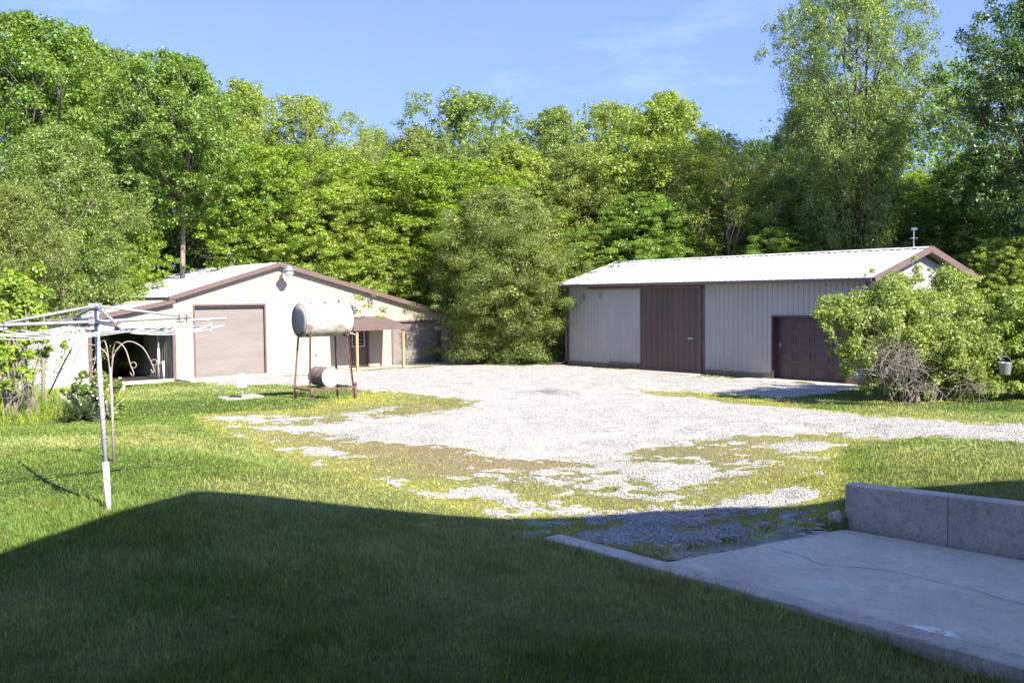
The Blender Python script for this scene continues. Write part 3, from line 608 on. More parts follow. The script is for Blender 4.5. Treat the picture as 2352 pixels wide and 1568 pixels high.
# porch canopy
cy = -2.2; cl = bl(812, 752, cy)[0]; cr_ = bl(931, 748, cy)[0]; cz = bl(930, 747, cy)[1]; crw = bl(878, 726)[0]; czw = bl(878, 726)[1]
mb = MB(); mb.add([(cl, cy, cz+.02), (cr_, cy, cz+.02), (crw+.05, 0, czw), (cl, 0, czw), (cl, cy, cz-.03), (cr_, cy, cz-.03), (crw+.05, 0, czw-.06), (cl, 0, czw-.06)], [(0,1,2,3),(7,6,5,4),(0,4,5,1),(1,5,6,2),(2,6,7,3),(3,7,4,0)])
por = mb.build('porch_roof', M['shingle'], BE)
mb = MB(); mb.box((cl-.02, cy-.04, cz-.18), (cr_+.02, cy, cz+.0)); mb.bar((cr_, cy, cz-.09), (crw+.05, -.02, czw-.1), .04, .16); mb.bar((cl, cy, cz-.09), (cl, -.02, czw-.1), .04, .16); each(mb, 'fascia', M['brown'], por)
for vx in (820, 926):
    u = bl(vx, 800, cy+.12)[0]; mb = MB(); mb.box((u-.05, cy+.07, 0), (u+.05, cy+.17, cz-.05)); mb.build('post', M['wood'], por)
mb = MB(); mb.box((d0-.9, -1.7, -.3), (uR+.3, .0, .012)); mb.box((pd0-1.6, -2.5, -.3), (cr_+.2, -1.7, .008)); o = mb.build('concrete_apron', M['apron'], BE, bevel=.01)

# ------------------------------------------------------------------ grey shed
GA = ANG-math.pi/2
GR = empty('shed', tuple(G0), GA, label='long grey metal shed with white roof and brown sliding door', cat='shed')
_gx = np.array([math.cos(GA), math.sin(GA)]); _gy = np.array([-math.sin(GA), math.cos(GA)])
def gl(vx, vy, yl=0.0):
    d = ray(vx, vy); o = EYE[:2]-G0[:2]-_gy*yl; t = -np.dot(o, _gy)/np.dot(d[:2], _gy); p = EYE+d*t
    return float(np.dot(p[:2]-G0[:2], _gx)), float(p[2]-G0[2])
GL = gl(1995, 800)[0]; ez = gl(1302, 656)[1]; GW = 8.2; GO = .35
s0, sz = gl(1473, 662); s1, _ = gl(1614, 662); q0, qz = gl(1776, 728); q1, _ = gl(1943, 728)
def gx(vx, vy, xl):          # on the right gable plane x = xl
    d = ray(vx, vy); o = EYE[:2]-G0[:2]-_gx*xl; t = -np.dot(o, _gx)/np.dot(d[:2], _gx); p = EYE+d*t
    return float(np.dot(p[:2]-G0[:2], _gy)), float(p[2]-G0[2])
ry, rz = gx(2137, 570, GL+.4); ry2, rz2 = gx(2313, 634, GL+.4)
GW = ry*2; hz_ = .35
sl = (rz-.02-ez)/(ry+GO)
sideop = [(s0, s1, -.3, sz), (q0, q1, -.3, qz)]
mb = siding(MB(), 0, GL, hz_-.15, ez, sideop, mp=fr); mb.build('front_wall', M['grey'], GR)
gab = lambda u: ez+(min(u, GW-u))*sl-.06
mb = siding(MB(), 0, GW, .1, gab, (), mp=lambda u, o, z: (GL+o, u, z), extra=(ry,)); mb.build('gable_wall', M['grey'], GR)
mb = siding(MB(), 0, GW, .1, gab, (), mp=lambda u, o, z: (-o, GW-u, z), extra=(ry,)); siding(mb, 0, GL, .1, ez, (), mp=lambda u, o, z: (GL-u, GW+o, z)); mb.build('rear_and_end_walls', M['grey'], GR)
mb = MB()
roofsheet(mb, (-.3, -GO, ez+.05), (GL+.75, 0, 0), (0, ry+GO, (ry+GO)*sl)); roofsheet(mb, (-.3, GW+GO, ez+.05), (GL+.75, 0, 0), (0, -(ry+GO), (ry+GO)*sl))
rz0 = ez+.05+(ry+GO)*sl; rfo = mb.build('roof', M['roof'], GR)
mb = MB(); mb.add([(-.3, ry-.18, rz0-.015), (GL+.45, ry-.18, rz0-.015), (GL+.45, ry, rz0+.045), (-.3, ry, rz0+.045), (GL+.45, ry+.18, rz0-.015), (-.3, ry+.18, rz0-.015)], [(0,1,2,3),(3,2,4,5)])
mb.build('ridge_cap', M['roof'], rfo)
mb = MB(); mb.box((-.28, ry-.20, rz0-.055), (GL+.42, ry-.165, rz0-.020))
mb.build('ridge_closure', M['black'], rfo)
mb = MB(); mb.box((-.3, -GO-.12, ez-.09), (GL+.35, -GO, ez+.03)); mb.build('gutter', M['brown'], GR)
mb = MB(); mb.bar((GL+.46, -GO-.05, ez-.02), (GL+.46, ry, rz0-.05), .03, .24); mb.bar((GL+.46, ry, rz0-.05), (GL+.46, GW+GO+.05, ez-.02), .03, .24)
mb.bar((GL+.30, -GO, ez-.08), (GL+.30, ry, rz0-.13), .3, .03); mb.bar((GL+.30, ry, rz0-.13), (GL+.30, GW+GO, ez-.08), .3, .03)
mb.bar((-.31, -GO-.05, ez-.0), (-.31, ry, rz0-.04), .03, .16); each(mb, 'fascia', M['brown'], GR)
mb = MB(); mb.box((0, -.03, -.3), (s0, .0, hz_-.12)); mb.box((s1, -.03, -.3), (q0, .0, hz_-.12)); mb.box((q1, -.03, -.3), (GL, 0, hz_-.12)); mb.box((GL, 0, -.3), (GL+.03, GW, .2)); each(mb, 'skirt_board', M['skirt'], GR)
mb = MB(); mb.box((-.03, -.045, .05), (.10, .05, ez-.02)); mb.box((s1, -.045, .0), (s1+.10, .03, ez-.05)); mb.box((GL-.1, -.045, .1), (GL+.04, .05, ez)); each(mb, 'corner_trim', M['brown'], GR)
mb = MB(); mb.tube([(.02, -GO-.05, ez-.08), (-.02, -.1, ez-.4), (-.02, -.1, .25), (-.12, -.25, .1), (-.5, -.7, .05)], .05, 8); mb.build('downpipe', M['brown'], GR, smooth=True)
# sliding door
t0 = gl(1357, 657)[0]; mb = MB(); mb.box((s0, -.075, .10), (s1-.02, -.055, sz-.02)); siding(mb, s0, s1-.02, .10, sz-.02, (), mp=lambda u, o, z: (u, -.078-o, z), pitch=.30, dep=.025)
sdo = mb.build('sliding_door', M['door_brown'], GR)
mb = MB(); mb.box((s0+.02, -.11, .06), (s1-.02, -.05, .13)); mb.box((s1-.07, -.13, .06), (s1-.01, -.05, sz)); mb.build('door_edge', M['brown'], sdo)
a = gl(1589, 777); mb = MB(); mb.box((a[0]-.10, -.135, a[1]-.02), (a[0]+.14, -.115, a[1]+.03)); mb.tube([(a[0]-.06, -.14, a[1]), (a[0]+.0, -.17, a[1]+.01), (a[0]+.1, -.14, a[1])], .012, 6); mb.build('latch', M['whitepaint'], sdo)
mb = MB(); mb.add([(t0, -.03, sz+.17), (s1+.05, -.03, sz+.17), (s1+.05, -.22, sz+.06), (t0, -.22, sz+.06), (s1+.05, -.22, sz-.02), (t0, -.22, sz-.02), (t0, -.03, sz-.0), (s1+.05, -.03, sz-.0)], [(0,1,2,3),(3,2,4,5),(0,3,5,6),(1,7,4,2)]); mb.build('door_track', M['brown'], GR)
mb = MB(); mb.box((t0+1.2, -.12, .22), (s0, -.05, .29)); mb.box((t0+2.9, -.14, .12), (t0+3.0, -.05, .25)); mb.build('bottom_rail', M['brown'], GR)
# garage door
mb = MB(); mb.box((q0, .28, 0), (q1, .33, qz)); rows = 4; colsn = 4; rh = qz/rows; cw = (q1-q0)/colsn
for r_ in range(rows):
    if r_: mb.box((q0, .272, r_*rh-.008), (q1, .28, r_*rh+.008))
    for c_ in range(colsn):
        x0, x1, z0, z1 = q0+c_*cw+.06, q0+(c_+1)*cw-.06, r_*rh+.11, (r_+1)*rh-.11
        for a_, b_, c2, d2 in ((x0, x1, z0, z0+.025), (x0, x1, z1-.025, z1), (x0, x0+.025, z0+.025, z1-.025), (x1-.025, x1, z0+.025, z1-.025)): mb.box((a_, .264, c2), (b_, .28, d2))
        mb.box((x0+.07, .270, z0+.07), (x1-.07, .28, z1-.07))
gdo = mb.build('garage_door', M['darkdoor'], GR)
mb = MB(); mb.box((q0-.06, -.045, 0), (q0, .3, qz)); mb.box((q1, -.045, 0), (q1+.06, .3, qz)); mb.box((q0-.06, -.045, qz), (q1+.06, .3, qz+.07)); mb.build('door_frame', M['darkdoor'], gdo)
mb = MB(); mb.box((q0+.12, .24, 1.25), (q0+.17, .262, 1.42)); mb.tube([(q0+.1, .235, 1.33), (q0+.2, .235, 1.33)], .012, 6); mb.tube([((q0+q1)/2-.05, .24, .07), ((q0+q1)/2+.05, .24, .07)], .015, 6); each(mb, 'handle', M['steel'], gdo)
mb = MB(); mb.box((s0-.5, -1.0, -.3), (s1+.15, -.05, .05)); mb.build('concrete_apron', M['apron'], GR, bevel=.01)
mb = MB(); mb.box((q0-1.0, -1.1, -.3), (q1+.5, .28, .035)); mb.build('concrete_apron', M['concrete'], GR, bevel=.01)
# roof finial
mb = MB(); a = gl(2105, 560)[0]; xv = GL-.25; mb.tube([(xv, ry, rz0), (xv, ry, rz0+.75)], .02, 6); mb.lathe([(.09, 0), (.03, .06), (.02, .12)], 10, None, (xv, ry, rz0)); mb.bar((xv-.16, ry, rz0+.38), (xv+.16, ry, rz0+.38), .02, .02); mb.bar((xv, ry-.16, rz0+.38), (xv, ry+.16, rz0+.38), .02, .02); mb.bar((xv-.1, ry, rz0+.72), (xv+.12, ry, rz0+.72), .02, .1); mb.build('weather_vane', M['galv'], GR)

# ------------------------------------------------------------------ fuel tank on its stand, and the drum on the shelf
legs = [gnd(676, 917), gnd(709.5, 920), gnd(776, 909), gnd(814, 918)]
tc_ = np.mean(np.array(legs), 0); tc_d = tc_[1]; 
TK = empty('fuel_tank_stand', (tc_[0], tc_[1], legs[0][2]), ANG, label='rusty angle iron stand carrying the large fuel tank', cat='stand')
zt0 = legs[0][2]; 
def tl(p): q = np.array(p[:2])-tc_[:2]; return float(q@_bx), float(q@_by)
tkt = atd(740, 696, tc_d)[2]; tkb = atd(740, 773, tc_d)[2]; rad = (tkt-tkb)/2*1.0; czk = (tkt+tkb)/2-zt0; 
hx, hy = .60, .42; bx_, by_ = .74, .53
mb = None
for sx in (-1, 1):
    for sy in (-1, 1):
        mb = MB(); p = np.array((sx*bx_, sy*by_, -.1)); q = np.array((sx*hx, sy*hy*.9, czk-rad*.55)); mb.bar(p+(0, -sy*.03, 0), q+(0, -sy*.03, 0), .006, .06, (sx, 0, 0)); mb.bar(p, q, .06, .008, (sx, 0, 0)); mb.build('leg', M['rust'], TK)
zs = .30*1.0; k = 1-zs/(czk-rad*.55)*.0
fx, fy = bx_-.02, by_-.02
mb = MB()
for sy in (-1, 1): mb.bar((-fx, sy*fy, zs), (fx, sy*fy, zs), .04, .05)
for sx in (-1, 1): mb.bar((sx*fx, -fy, zs+.0), (sx*fx, fy, zs+.0), .04, .04)
for sx in (-.25, .35): mb.bar((sx, -fy, zs+.03), (sx, fy, zs+.03), .05, .03)
mb.build('shelf', M['rust'], TK)
mb = MB()
for sy in (-1, 1):
    for sx in (-1, 1): mb.bar((sx*fx, sy*fy, .0), (sx*(fx-.32), sy*fy, zs), .03, .02)
each(mb, 'brace', M['rust'], TK)
mb = MB()
for sx in (-1, 1): mb.bar((sx*hx, -hy, czk-rad*.93), (sx*hx, hy, czk-rad*.93), .06, .05)
each(mb, 'cradle', M['rust'], TK)
AXX = np.array([[0,0,1],[1,0,0],[0,1,0]], float)   # lathe axis to local x
TT = empty('fuel_tank', (tc_[0], tc_[1], zt0+czk), ANG, label='large weathered white cylindrical tank lying on the rusty stand', cat='tank')
Lh = .76
mb = MB(); mb.lathe([(rad-.02, -Lh+.005), (rad, -Lh), (rad, -Lh+.03), (rad-.005, -Lh+.04), (rad-.005, 0), (rad-.005, Lh-.04), (rad, Lh-.03), (rad, Lh), (rad-.02, Lh-.005)], 48, AXX); mb.build('shell', M['tank'], TT, smooth=True)
mb = MB(); mb.lathe([(rad-.02, -Lh-.004), (rad*.6, -Lh-.015), (.01, -Lh-.02)][::-1], 40, AXX); mb.build('end_cap', M['tankend_shade'], TT, smooth=True)  # left end, its shade painted in by the darker tank colour
mb = MB(); mb.lathe([(rad-.02, Lh+.004), (rad*.6, Lh+.015), (.01, Lh+.02)], 40, AXX); mb.build('end_cap', M['tank'], TT, smooth=True)
mb = MB(); mb.tube([(.55, 0, rad-.02), (.55, 0, rad+.09)], .03, 8); mb.tube([(.5, 0, rad+.07), (.62, 0, rad+.07)], .012, 6); mb.tube([(.1, 0, rad-.02), (.1, 0, rad+.04)], .035, 8); mb.tube([(-.35, .05, rad-.02), (-.35, .05, rad+.03)], .03, 8); each(mb, 'filler_cap', M['rust'], TT)
mb = MB(); mb.tube([(Lh-.05, -.2, -rad*.85), (Lh+.1, -.28, -rad*.85), (Lh+.14, -.30, -rad*.95)], .018, 6); mb.build('tap', M['galv'], TT)
rdm = .285; DR = empty('steel_drum', tuple(np.array([tc_[0], tc_[1], 0])+np.array([*(_bx*.0+_by*.02), 0])+np.array([0, 0, zt0+zs+.05+rdm])), ANG, label='small dark drum with a white lid lying on the lower shelf', cat='drum')
AXY = np.array([[1,0,0],[0,0,1],[0,-1,0]], float)
mb = MB(); pr = [(rdm-.01, -.42)]; 
for i in range(27):
    y_ = -.43+.86*i/26; pr.append((rdm+.006*(abs(y_-.14) < .03)+.006*(abs(y_+.14) < .03)+.003*(i % 2), y_))
mb.lathe(pr, 36, AXY); mb.build('shell', M['drum'], DR, smooth=True)
mb = MB(); mb.lathe([(.01, -.452), (rdm-.03, -.45), (rdm-.02, -.455), (rdm+.004, -.455), (rdm+.006, -.43), (rdm, -.425)], 36, AXY); mb.build('lid', M['drumlid'], DR, smooth=True)
# short capped pipe beside the stand
p = gnd(817, 916); mb = MB(); mb.tube([(0, 0, -.1), (0, 0, .42)], .035, 10); mb.lathe([(.055, .42), (.055, .46), (.03, .5)], 10); o = mb.build('bollard_pipe', M['rust'], None, smooth=True); o.location = p; tag(o, 'short rusty capped pipe beside the right leg of the stand', 'pipe')

# ------------------------------------------------------------------ white panel on a post, on a board
p = gnd(556, 917); sc_ = p[1]/2218
mb = MB(); hb = .30
v0 = (917-889)*sc_; v1 = (917-857)*sc_; wv = 22*sc_
PN = empty('antenna_panel', p, R(4), label='white round topped panel on a short metal post', cat='panel')
prof = [(-wv/2*1.05, v0), (wv/2*1.05, v0), (wv/2*.82, v1-.06)]+[(wv/2*.82*math.cos(t_), v1-.07+.07*math.sin(t_)) for t_ in np.linspace(.3, math.pi-.3, 8)]+[(-wv/2*.82, v1-.06)]
n = len(prof); mb.add([(a, -.04, b) for a, b in prof]+[(a, .04, b) for a, b in prof], [tuple(range(n)), tuple(range(2*n-1, n-1, -1))]+[(i, n+i, n+(i+1) % n, (i+1) % n) for i in range(n)]); mb.build('panel', M['whitepaint'], PN, bevel=.012)
mb = MB(); mb.tube([(0, .03, -.05), (0, .03, v0+.1)], .022, 8); mb.lathe([(.05, v0-.03), (.06, v0+.02), (.03, v0+.06)], 10, None, (0, -.05, 0)); mb.build('post', M['steel'], PN)
bd = [gnd(*q) for q in ((497, 915), (520, 921), (607, 914), (583, 911))]; zb = max(b[2] for b in bd)+.03
mb = MB(); c0 = [np.array((b[0], b[1], zb)) for b in bd]
for i in range(4):
    a, b = i/4+.01, (i+1)/4-.01; q = [c0[0]*(1-a)+c0[1]*a, c0[3]*(1-a)+c0[2]*a, c0[3]*(1-b)+c0[2]*b, c0[0]*(1-b)+c0[1]*b]
    mb.add([tuple(v) for v in q]+[tuple(v-np.array((0, 0, .05))) for v in q], [(3,2,1,0),(4,5,6,7),(0,1,5,4),(1,2,6,5),(2,3,7,6),(3,0,4,7)])
o = mb.build('wooden_board', M['oldwood']); tag(o, 'weathered grey boards lying flat in the grass under the white panel', 'board')
mb = MB(); q = gnd(541, 916); rr = np.random.RandomState(8); mb.tube([(q[0]+.10*math.cos(t_)*2*(1-.02*t_), q[1]+.12*math.sin(t_), zb+.03+.01*rr.rand()) for t_ in np.linspace(0, 18, 60)], .012, 5); o = mb.build('cable_coil', M['black']); tag(o, 'black cable coiled on the board beside the panel post', 'cable')

# ------------------------------------------------------------------ rotary clothesline
b0 = np.array(gnd(250, 1170)); top = atd(218.5, 702, b0[1]); low = atd(219, 739, b0[1]); 
CL = empty('clothesline', tuple(b0), 0, label='grey rotary clothesline with white ropes on a leaning pole', cat='clothesline')
def rel(p): return np.array(p)-b0
pt, pl = rel(top), rel(low); print('pole', b0, top)
mb = MB(); mb.tube([(0, 0, -.1), pt*.235], .036, 14); CLs = mb.build('ground_sleeve', M['whitepaint'], CL, smooth=True)
mb = MB(); mb.tube([pt*.2, pt*1.0], .029, 14); mb.build('pole', M['polepaint'], CL, smooth=True)
dirs = [np.array((.81, .59, 0)), np.array((.59, -.81, 0)), np.array((-.81, -.59, 0)), np.array((-.59, .81, 0))]
mb = MB(); mb.box(tuple(pt-np.array((.06, .06, .03))), tuple(pt+np.array((.06, .06, .03)))); mb.box(tuple(pl-np.array((.06, .06, .03))), tuple(pl+np.array((.06, .06, .03)))); each(mb, 'hub', M['steel'], CL, bevel=.008)
AL = 1.55
for i, d in enumerate(dirs):
    rise = np.array((0, 0, .05 if i in (0, 3) else -.04))
    if i == 2: rise = np.array((0, 0, -.02))
    tip = pl+d*AL+rise; mid = pl+(tip-pl)*.72
    mb = MB(); mb.tube([pl, mid], .021, 10); ar = mb.build('arm', M['steel'], CL, smooth=True)
    mb = MB(); mb.tube([pl+(tip-pl)*.6-np.array((0, 0, .045)), tip-np.array((0, 0, .045))], .016, 8); mb.build('line_bar', M['galv'], ar)
    mb = MB(); mb.tube([pt, pl+(tip-pl)*.62+np.array((0, 0, .02))], .016, 10); mb.build('strut', M['steel'], CL, smooth=True)
    mb = MB(); c = pl+(tip-pl)*.62
    for k_ in (0, .09): q = c+d*k_; mb.box(tuple(q-np.array((.018, .018, .05))), tuple(q+np.array((.018, .018, .03))))
    each(mb, 'clamp', M['rustclamp'], ar)
mb = MB(); 
for k in range(6):
    r_ = .6+.93*k/5
    for i in range(4):
        a = pl+dirs[i]*r_+np.array((0, 0, -.075)); b = pl+dirs[(i+1) % 4]*r_+np.array((0, 0, -.075)); sag = .03+.05*r_*(.4+.5*((k*7+i*3) % 5)/5)
        mb.tube([a*(1-t_)+b*t_-np.array((0, 0, sag*4*t_*(1-t_))) for t_ in np.linspace(0, 1, 9)], .0030, 5)
e = pl+dirs[0]*1.35; 
mb.tube([e+np.array((0, 0, -.03)), e+np.array((.02, 0, -.10)), e+np.array((.0, .01, -.15))], .004, 5)
mb.build('rope', M['rope'], CL)
mb = MB(); 
mb.tube([pt*(.33+.55*k/(24*12))+.0295*np.array((math.cos(k*math.pi/6), math.sin(k*math.pi/6), 0)) for k in range(24*12)], .0022, 4)
mb.build('spiral_cord', M['black'], CL)

# ------------------------------------------------------------------ garden hook stand
h0 = np.array(gnd(262, 1062)); SH = empty('garden_hook_stand', tuple(h0), 0, label='rusty garden pole with four curled hanging hooks', cat='hook stand')
dh = h0[1]; ht = atd(254, 843, dh)-h0; px_ = dh/2218
mb = MB(); mb.tube([(0, 0, -.1), tuple(ht)], .02, 10); mb.build('pole', M['hook'], SH, smooth=True)
for (ax, ay, pk, ex_, ey_) in ((-40, -52, 0, -84, 30), (-22, -60, .25, -55, 36), (22, -58, -.2, 60, 24), (34, -58, .15, 84, 30)):
    sgn = 1 if ex_ > 0 else -1; yy = pk*1.2
    P0 = ht+np.array((sgn*.015, 0, -.12)); P1 = ht+np.array((sgn*8*px_, yy*.15, 30*px_)); P2 = ht+np.array((ax*px_, yy*.5, -ay*px_)); P3 = ht+np.array(((ax+ex_)/2*px_*1.12, yy*.8, 44*px_)); P4 = ht+np.array((ex_*px_, yy, -ey_*-.28*px_))
    ctrl = [P0, P1, P2, P3, P4]; pts = []
    for t_ in np.linspace(0, 4, 25):
        i = min(int(t_), 3); f = t_-i; a, b, c, d = ctrl[max(i-1, 0)], ctrl[i], ctrl[i+1], ctrl[min(i+2, 4)]
        pts.append(.5*((2*b)+(c-a)*f+(2*a-5*b+4*c-d)*f*f+(-a+3*b-3*c+d)*f**3))
    rc = .045; e = pts[-1]; cc = e+np.array((sgn*rc, 0, .0))
    mb = MB(); mb.tube(pts, .009, 6); arm = mb.build('hook_arm', M['hook'], SH, smooth=True)
    mb = MB(); mb.tube([cc+rc*np.array((-math.cos(a_)*sgn, 0, math.sin(a_))) for a_ in np.linspace(0, 2*math.pi, 16)], .007, 6); mb.tube([e, e+np.array((sgn*.04, 0, -.10)), e+np.array((sgn*.05, 0, -.15)), e+np.array((sgn*.02, 0, -.165)), e+np.array((-sgn*.01, 0, -.11))], .008, 6); mb.build('curl', M['hook'], arm, smooth=True)

# ------------------------------------------------------------------ the house behind the viewer (it throws the foreground shadow)
def lift(p, zt):
    s = (zt-p[2])/math.tan(SUN_EL); return np.array((p[0]+SUN_TO[0]*s, p[1]+SUN_TO[1]*s, zt))
A_ = lift(gnd(450, 1126), 9.5); B_ = lift(gnd(0, 1270), 6.6); C_ = lift(gnd(1145, 1190), 7.4); D_ = lift(gnd(1640, 1168), 7.4); F_ = lift(gnd(2352, 1103), 7.4)
B2 = B_+(B_-A_)*.6; F2 = F_+(F_-D_)*1.2
top_ = [B2, A_, C_, D_, F_, F2]
HO = empty('house', (8, -8, .7), 0, label='house behind the viewer whose roof shades the near lawn', cat='house')
def hrel(p): return (p[0]-8, p[1]+8, p[2]-.7)
back = [np.array((p[0]+3, p[1]-14, 8.5)) for p in reversed(top_)]
ring = [hrel(p) for p in top_+back]
n = len(top_); vs = []; 
for a, b in zip(top_, back[::-1]): vs += [hrel(a), hrel(b), hrel(a-np.array((0, 0, .2))), hrel(b-np.array((0, 0, .2)))]
fs = []
for i in range(n-1):
    a, b = 4*i, 4*i+4; fs += [(a, b, b+1, a+1), (a+2, a+3, b+3, b+2), (a, a+2, b+2, b), (a+1, b+1, b+3, a+3)]
mb = MB(); mb.add(vs, fs); mb.build('roof', M['houseroof'], HO)
mb = MB()
mb.box(hrel((-2.5, -14, .3)), hrel((20, -1.2, 6.6))); mb.box(hrel((4.6, -1.2, 2.2)), hrel((20, 3.6, 6.9))); mb.build('wall', M['housewall'], HO)

# ------------------------------------------------------------------ trees
def rhomb(P, Nn, size, r_, asp=.62, T=None, fold=.12):
    n = len(P); Nn = Nn/np.linalg.norm(Nn, axis=1, keepdims=True)
    t = r_.randn(n, 3) if T is None else T+r_.randn(n, 3)*.35; t -= Nn*np.sum(t*Nn, 1, keepdims=True); t /= np.linalg.norm(t, axis=1, keepdims=True)+1e-9
    b = np.cross(Nn, t); s = size*(.65+.7*r_.rand(n, 1))
    V = np.stack([P-t*s*.5, P+b*s*asp*.5+Nn*s*fold, P+t*s*.5-Nn*s*.05, P-b*s*asp*.5+Nn*s*fold], 1).reshape(-1, 3)
    return V, np.arange(n*4).reshape(n, 4)
def foliage(cen, rad, n_tot, size, r_, flat=.6, up=.8, outw=.5, asp=.62, shell=.45, droop=0, ctint=None):
    w = rad**2; w = w/w.sum(); idx = r_.choice(len(cen), n_tot, p=w)
    d = r_.randn(n_tot, 3); d /= np.linalg.norm(d, axis=1, keepdims=True); q = r_.rand(n_tot)**shell
    rr_ = rad[idx]*q*(.8+.35*r_.rand(n_tot)); P = cen[idx]+d*rr_[:, None]*np.array((1, 1, flat))
    N_ = np.array((0, 0, up))+d*outw+r_.randn(n_tot, 3)*.45
    T = None
    if droop: T = d*.6+np.array((0, 0, -droop))
    V, F_ = rhomb(P, N_, size, r_, asp, T)
    ct = (ctint if ctint is not None else (.84+.32*r_.rand(len(cen))))[idx]; ti = ct*(.78+.44*r_.rand(n_tot)); return V, F_, np.repeat(ti, 4), P
def crown_pts(K, H, W, zb, r_, prof, jit=.25):
    pts = []
    ph = r_.rand(6)*6.28
    while len(pts) < K:
        t = r_.rand()**.85; th = r_.rand()*6.283; R_ = W/2*prof(t)*(1+jit*(math.sin(th*2+ph[0]+t*4)+.6*math.sin(th*3+ph[1]-t*7)+.4*math.sin(th*5+ph[2]+t*13)))
        q = r_.rand()**.42; pts.append((R_*q*math.cos(th), R_*q*math.sin(th), zb+(H-zb)*t))
    return np.array(pts)
def tree_meshes(name, seed, H, W, zb, K, crad, NL, size, prof, flat=.6, limbs=40, trunk_r=.22, up=.8, outw=.5, asp=.62, jit=.25, shell=.45, droop=0, bark='bark', ntrunk=1, forks=3, lo=.75, fill=4):
    r_ = np.random.RandomState(seed); cen = crown_pts(K, H*.96, W, zb, r_, prof, jit); rad = crad*(.55+.8*r_.rand(K))*(1-.25*(cen[:, 2]-zb)/(H-zb))
    K2 = int(K*fill); c2 = crown_pts(K2, H*.985, W*1.06, zb*.8, r_, prof, jit*1.15); cA = np.concatenate([cen, c2]); rA = np.concatenate([rad*.9, crad*.42*(.5+.8*r_.rand(K2))])
    V, F_, ti, _ = foliage(cA, rA, NL, size, r_, flat, up, outw, asp, shell, droop)
    tb = MB(); trunks = []
    for k in range(ntrunk):
        ox = 0 if ntrunk == 1 else (k-(ntrunk-1)/2)*1.6; path = []; x_, y_ = ox, 0
        for i in range(9):
            t = i/8; path.append((x_, y_, H*.9*t-.3*(i == 0))); x_ += r_.randn()*.16; y_ += r_.randn()*.16
        rs = [trunk_r*(1-.88*(i/8)**.8)*(1.25 if i == 0 else 1) for i in range(9)]; tb.tube(path, rs, 8); trunks.append((np.array(path), rs))
    order = r_.permutation(K)[:limbs]
    for j in order:
        c = cen[j]; pa, rs = trunks[r_.randint(ntrunk)]; zz = max(zb*lo, c[2]-1.0-(np.hypot(c[0], c[1]))*(.6+.5*r_.rand())); i = int(np.clip(np.searchsorted(pa[:, 2], zz), 1, 8)); f = np.clip((zz-pa[i-1, 2])/(pa[i, 2]-pa[i-1, 2]+1e-6), 0, 1); s = pa[i-1]*(1-f)+pa[i]*f
        rr0 = max(.03, (rs[i-1]*(1-f)+rs[i]*f)*.5); m1 = s*.6+c*.4+np.array((0, 0, -.3)); m2 = s*.25+c*.75+r_.randn(3)*.2
        tb.tube([s, m1, m2, c], [rr0, rr0*.7, rr0*.4, .012], 5)
        for k in range(forks):
            e = c+r_.randn(3)*np.array((1, 1, .7))*rad[j]*.7; tb.tube([m2, (m2+e)/2+r_.randn(3)*.1, e], [rr0*.32, rr0*.2, .008], 4)
    co = fast('crown', V, F_, LEAF, attrs={'tint': ti}); me = co.data; bpy.data.objects.remove(co)
    to = tb.build('trunk', M[bark], None, smooth=True); tm = to.data; bpy.data.objects.remove(to)
    return dict(crown=me, trunk=tm, H=H, W=W)
rnd = lambda t: max(.12, math.sin(math.pi*min(1, t*.86+.12))**.65)
con = lambda t: max(.1, (1-t**1.8)*(.62+.38*min(1, t*5)))
vas = lambda t: max(.15, (.45+.75*t) if t < .7 else (.97*(1-((t-.7)/.3)**2)**.5+.05))
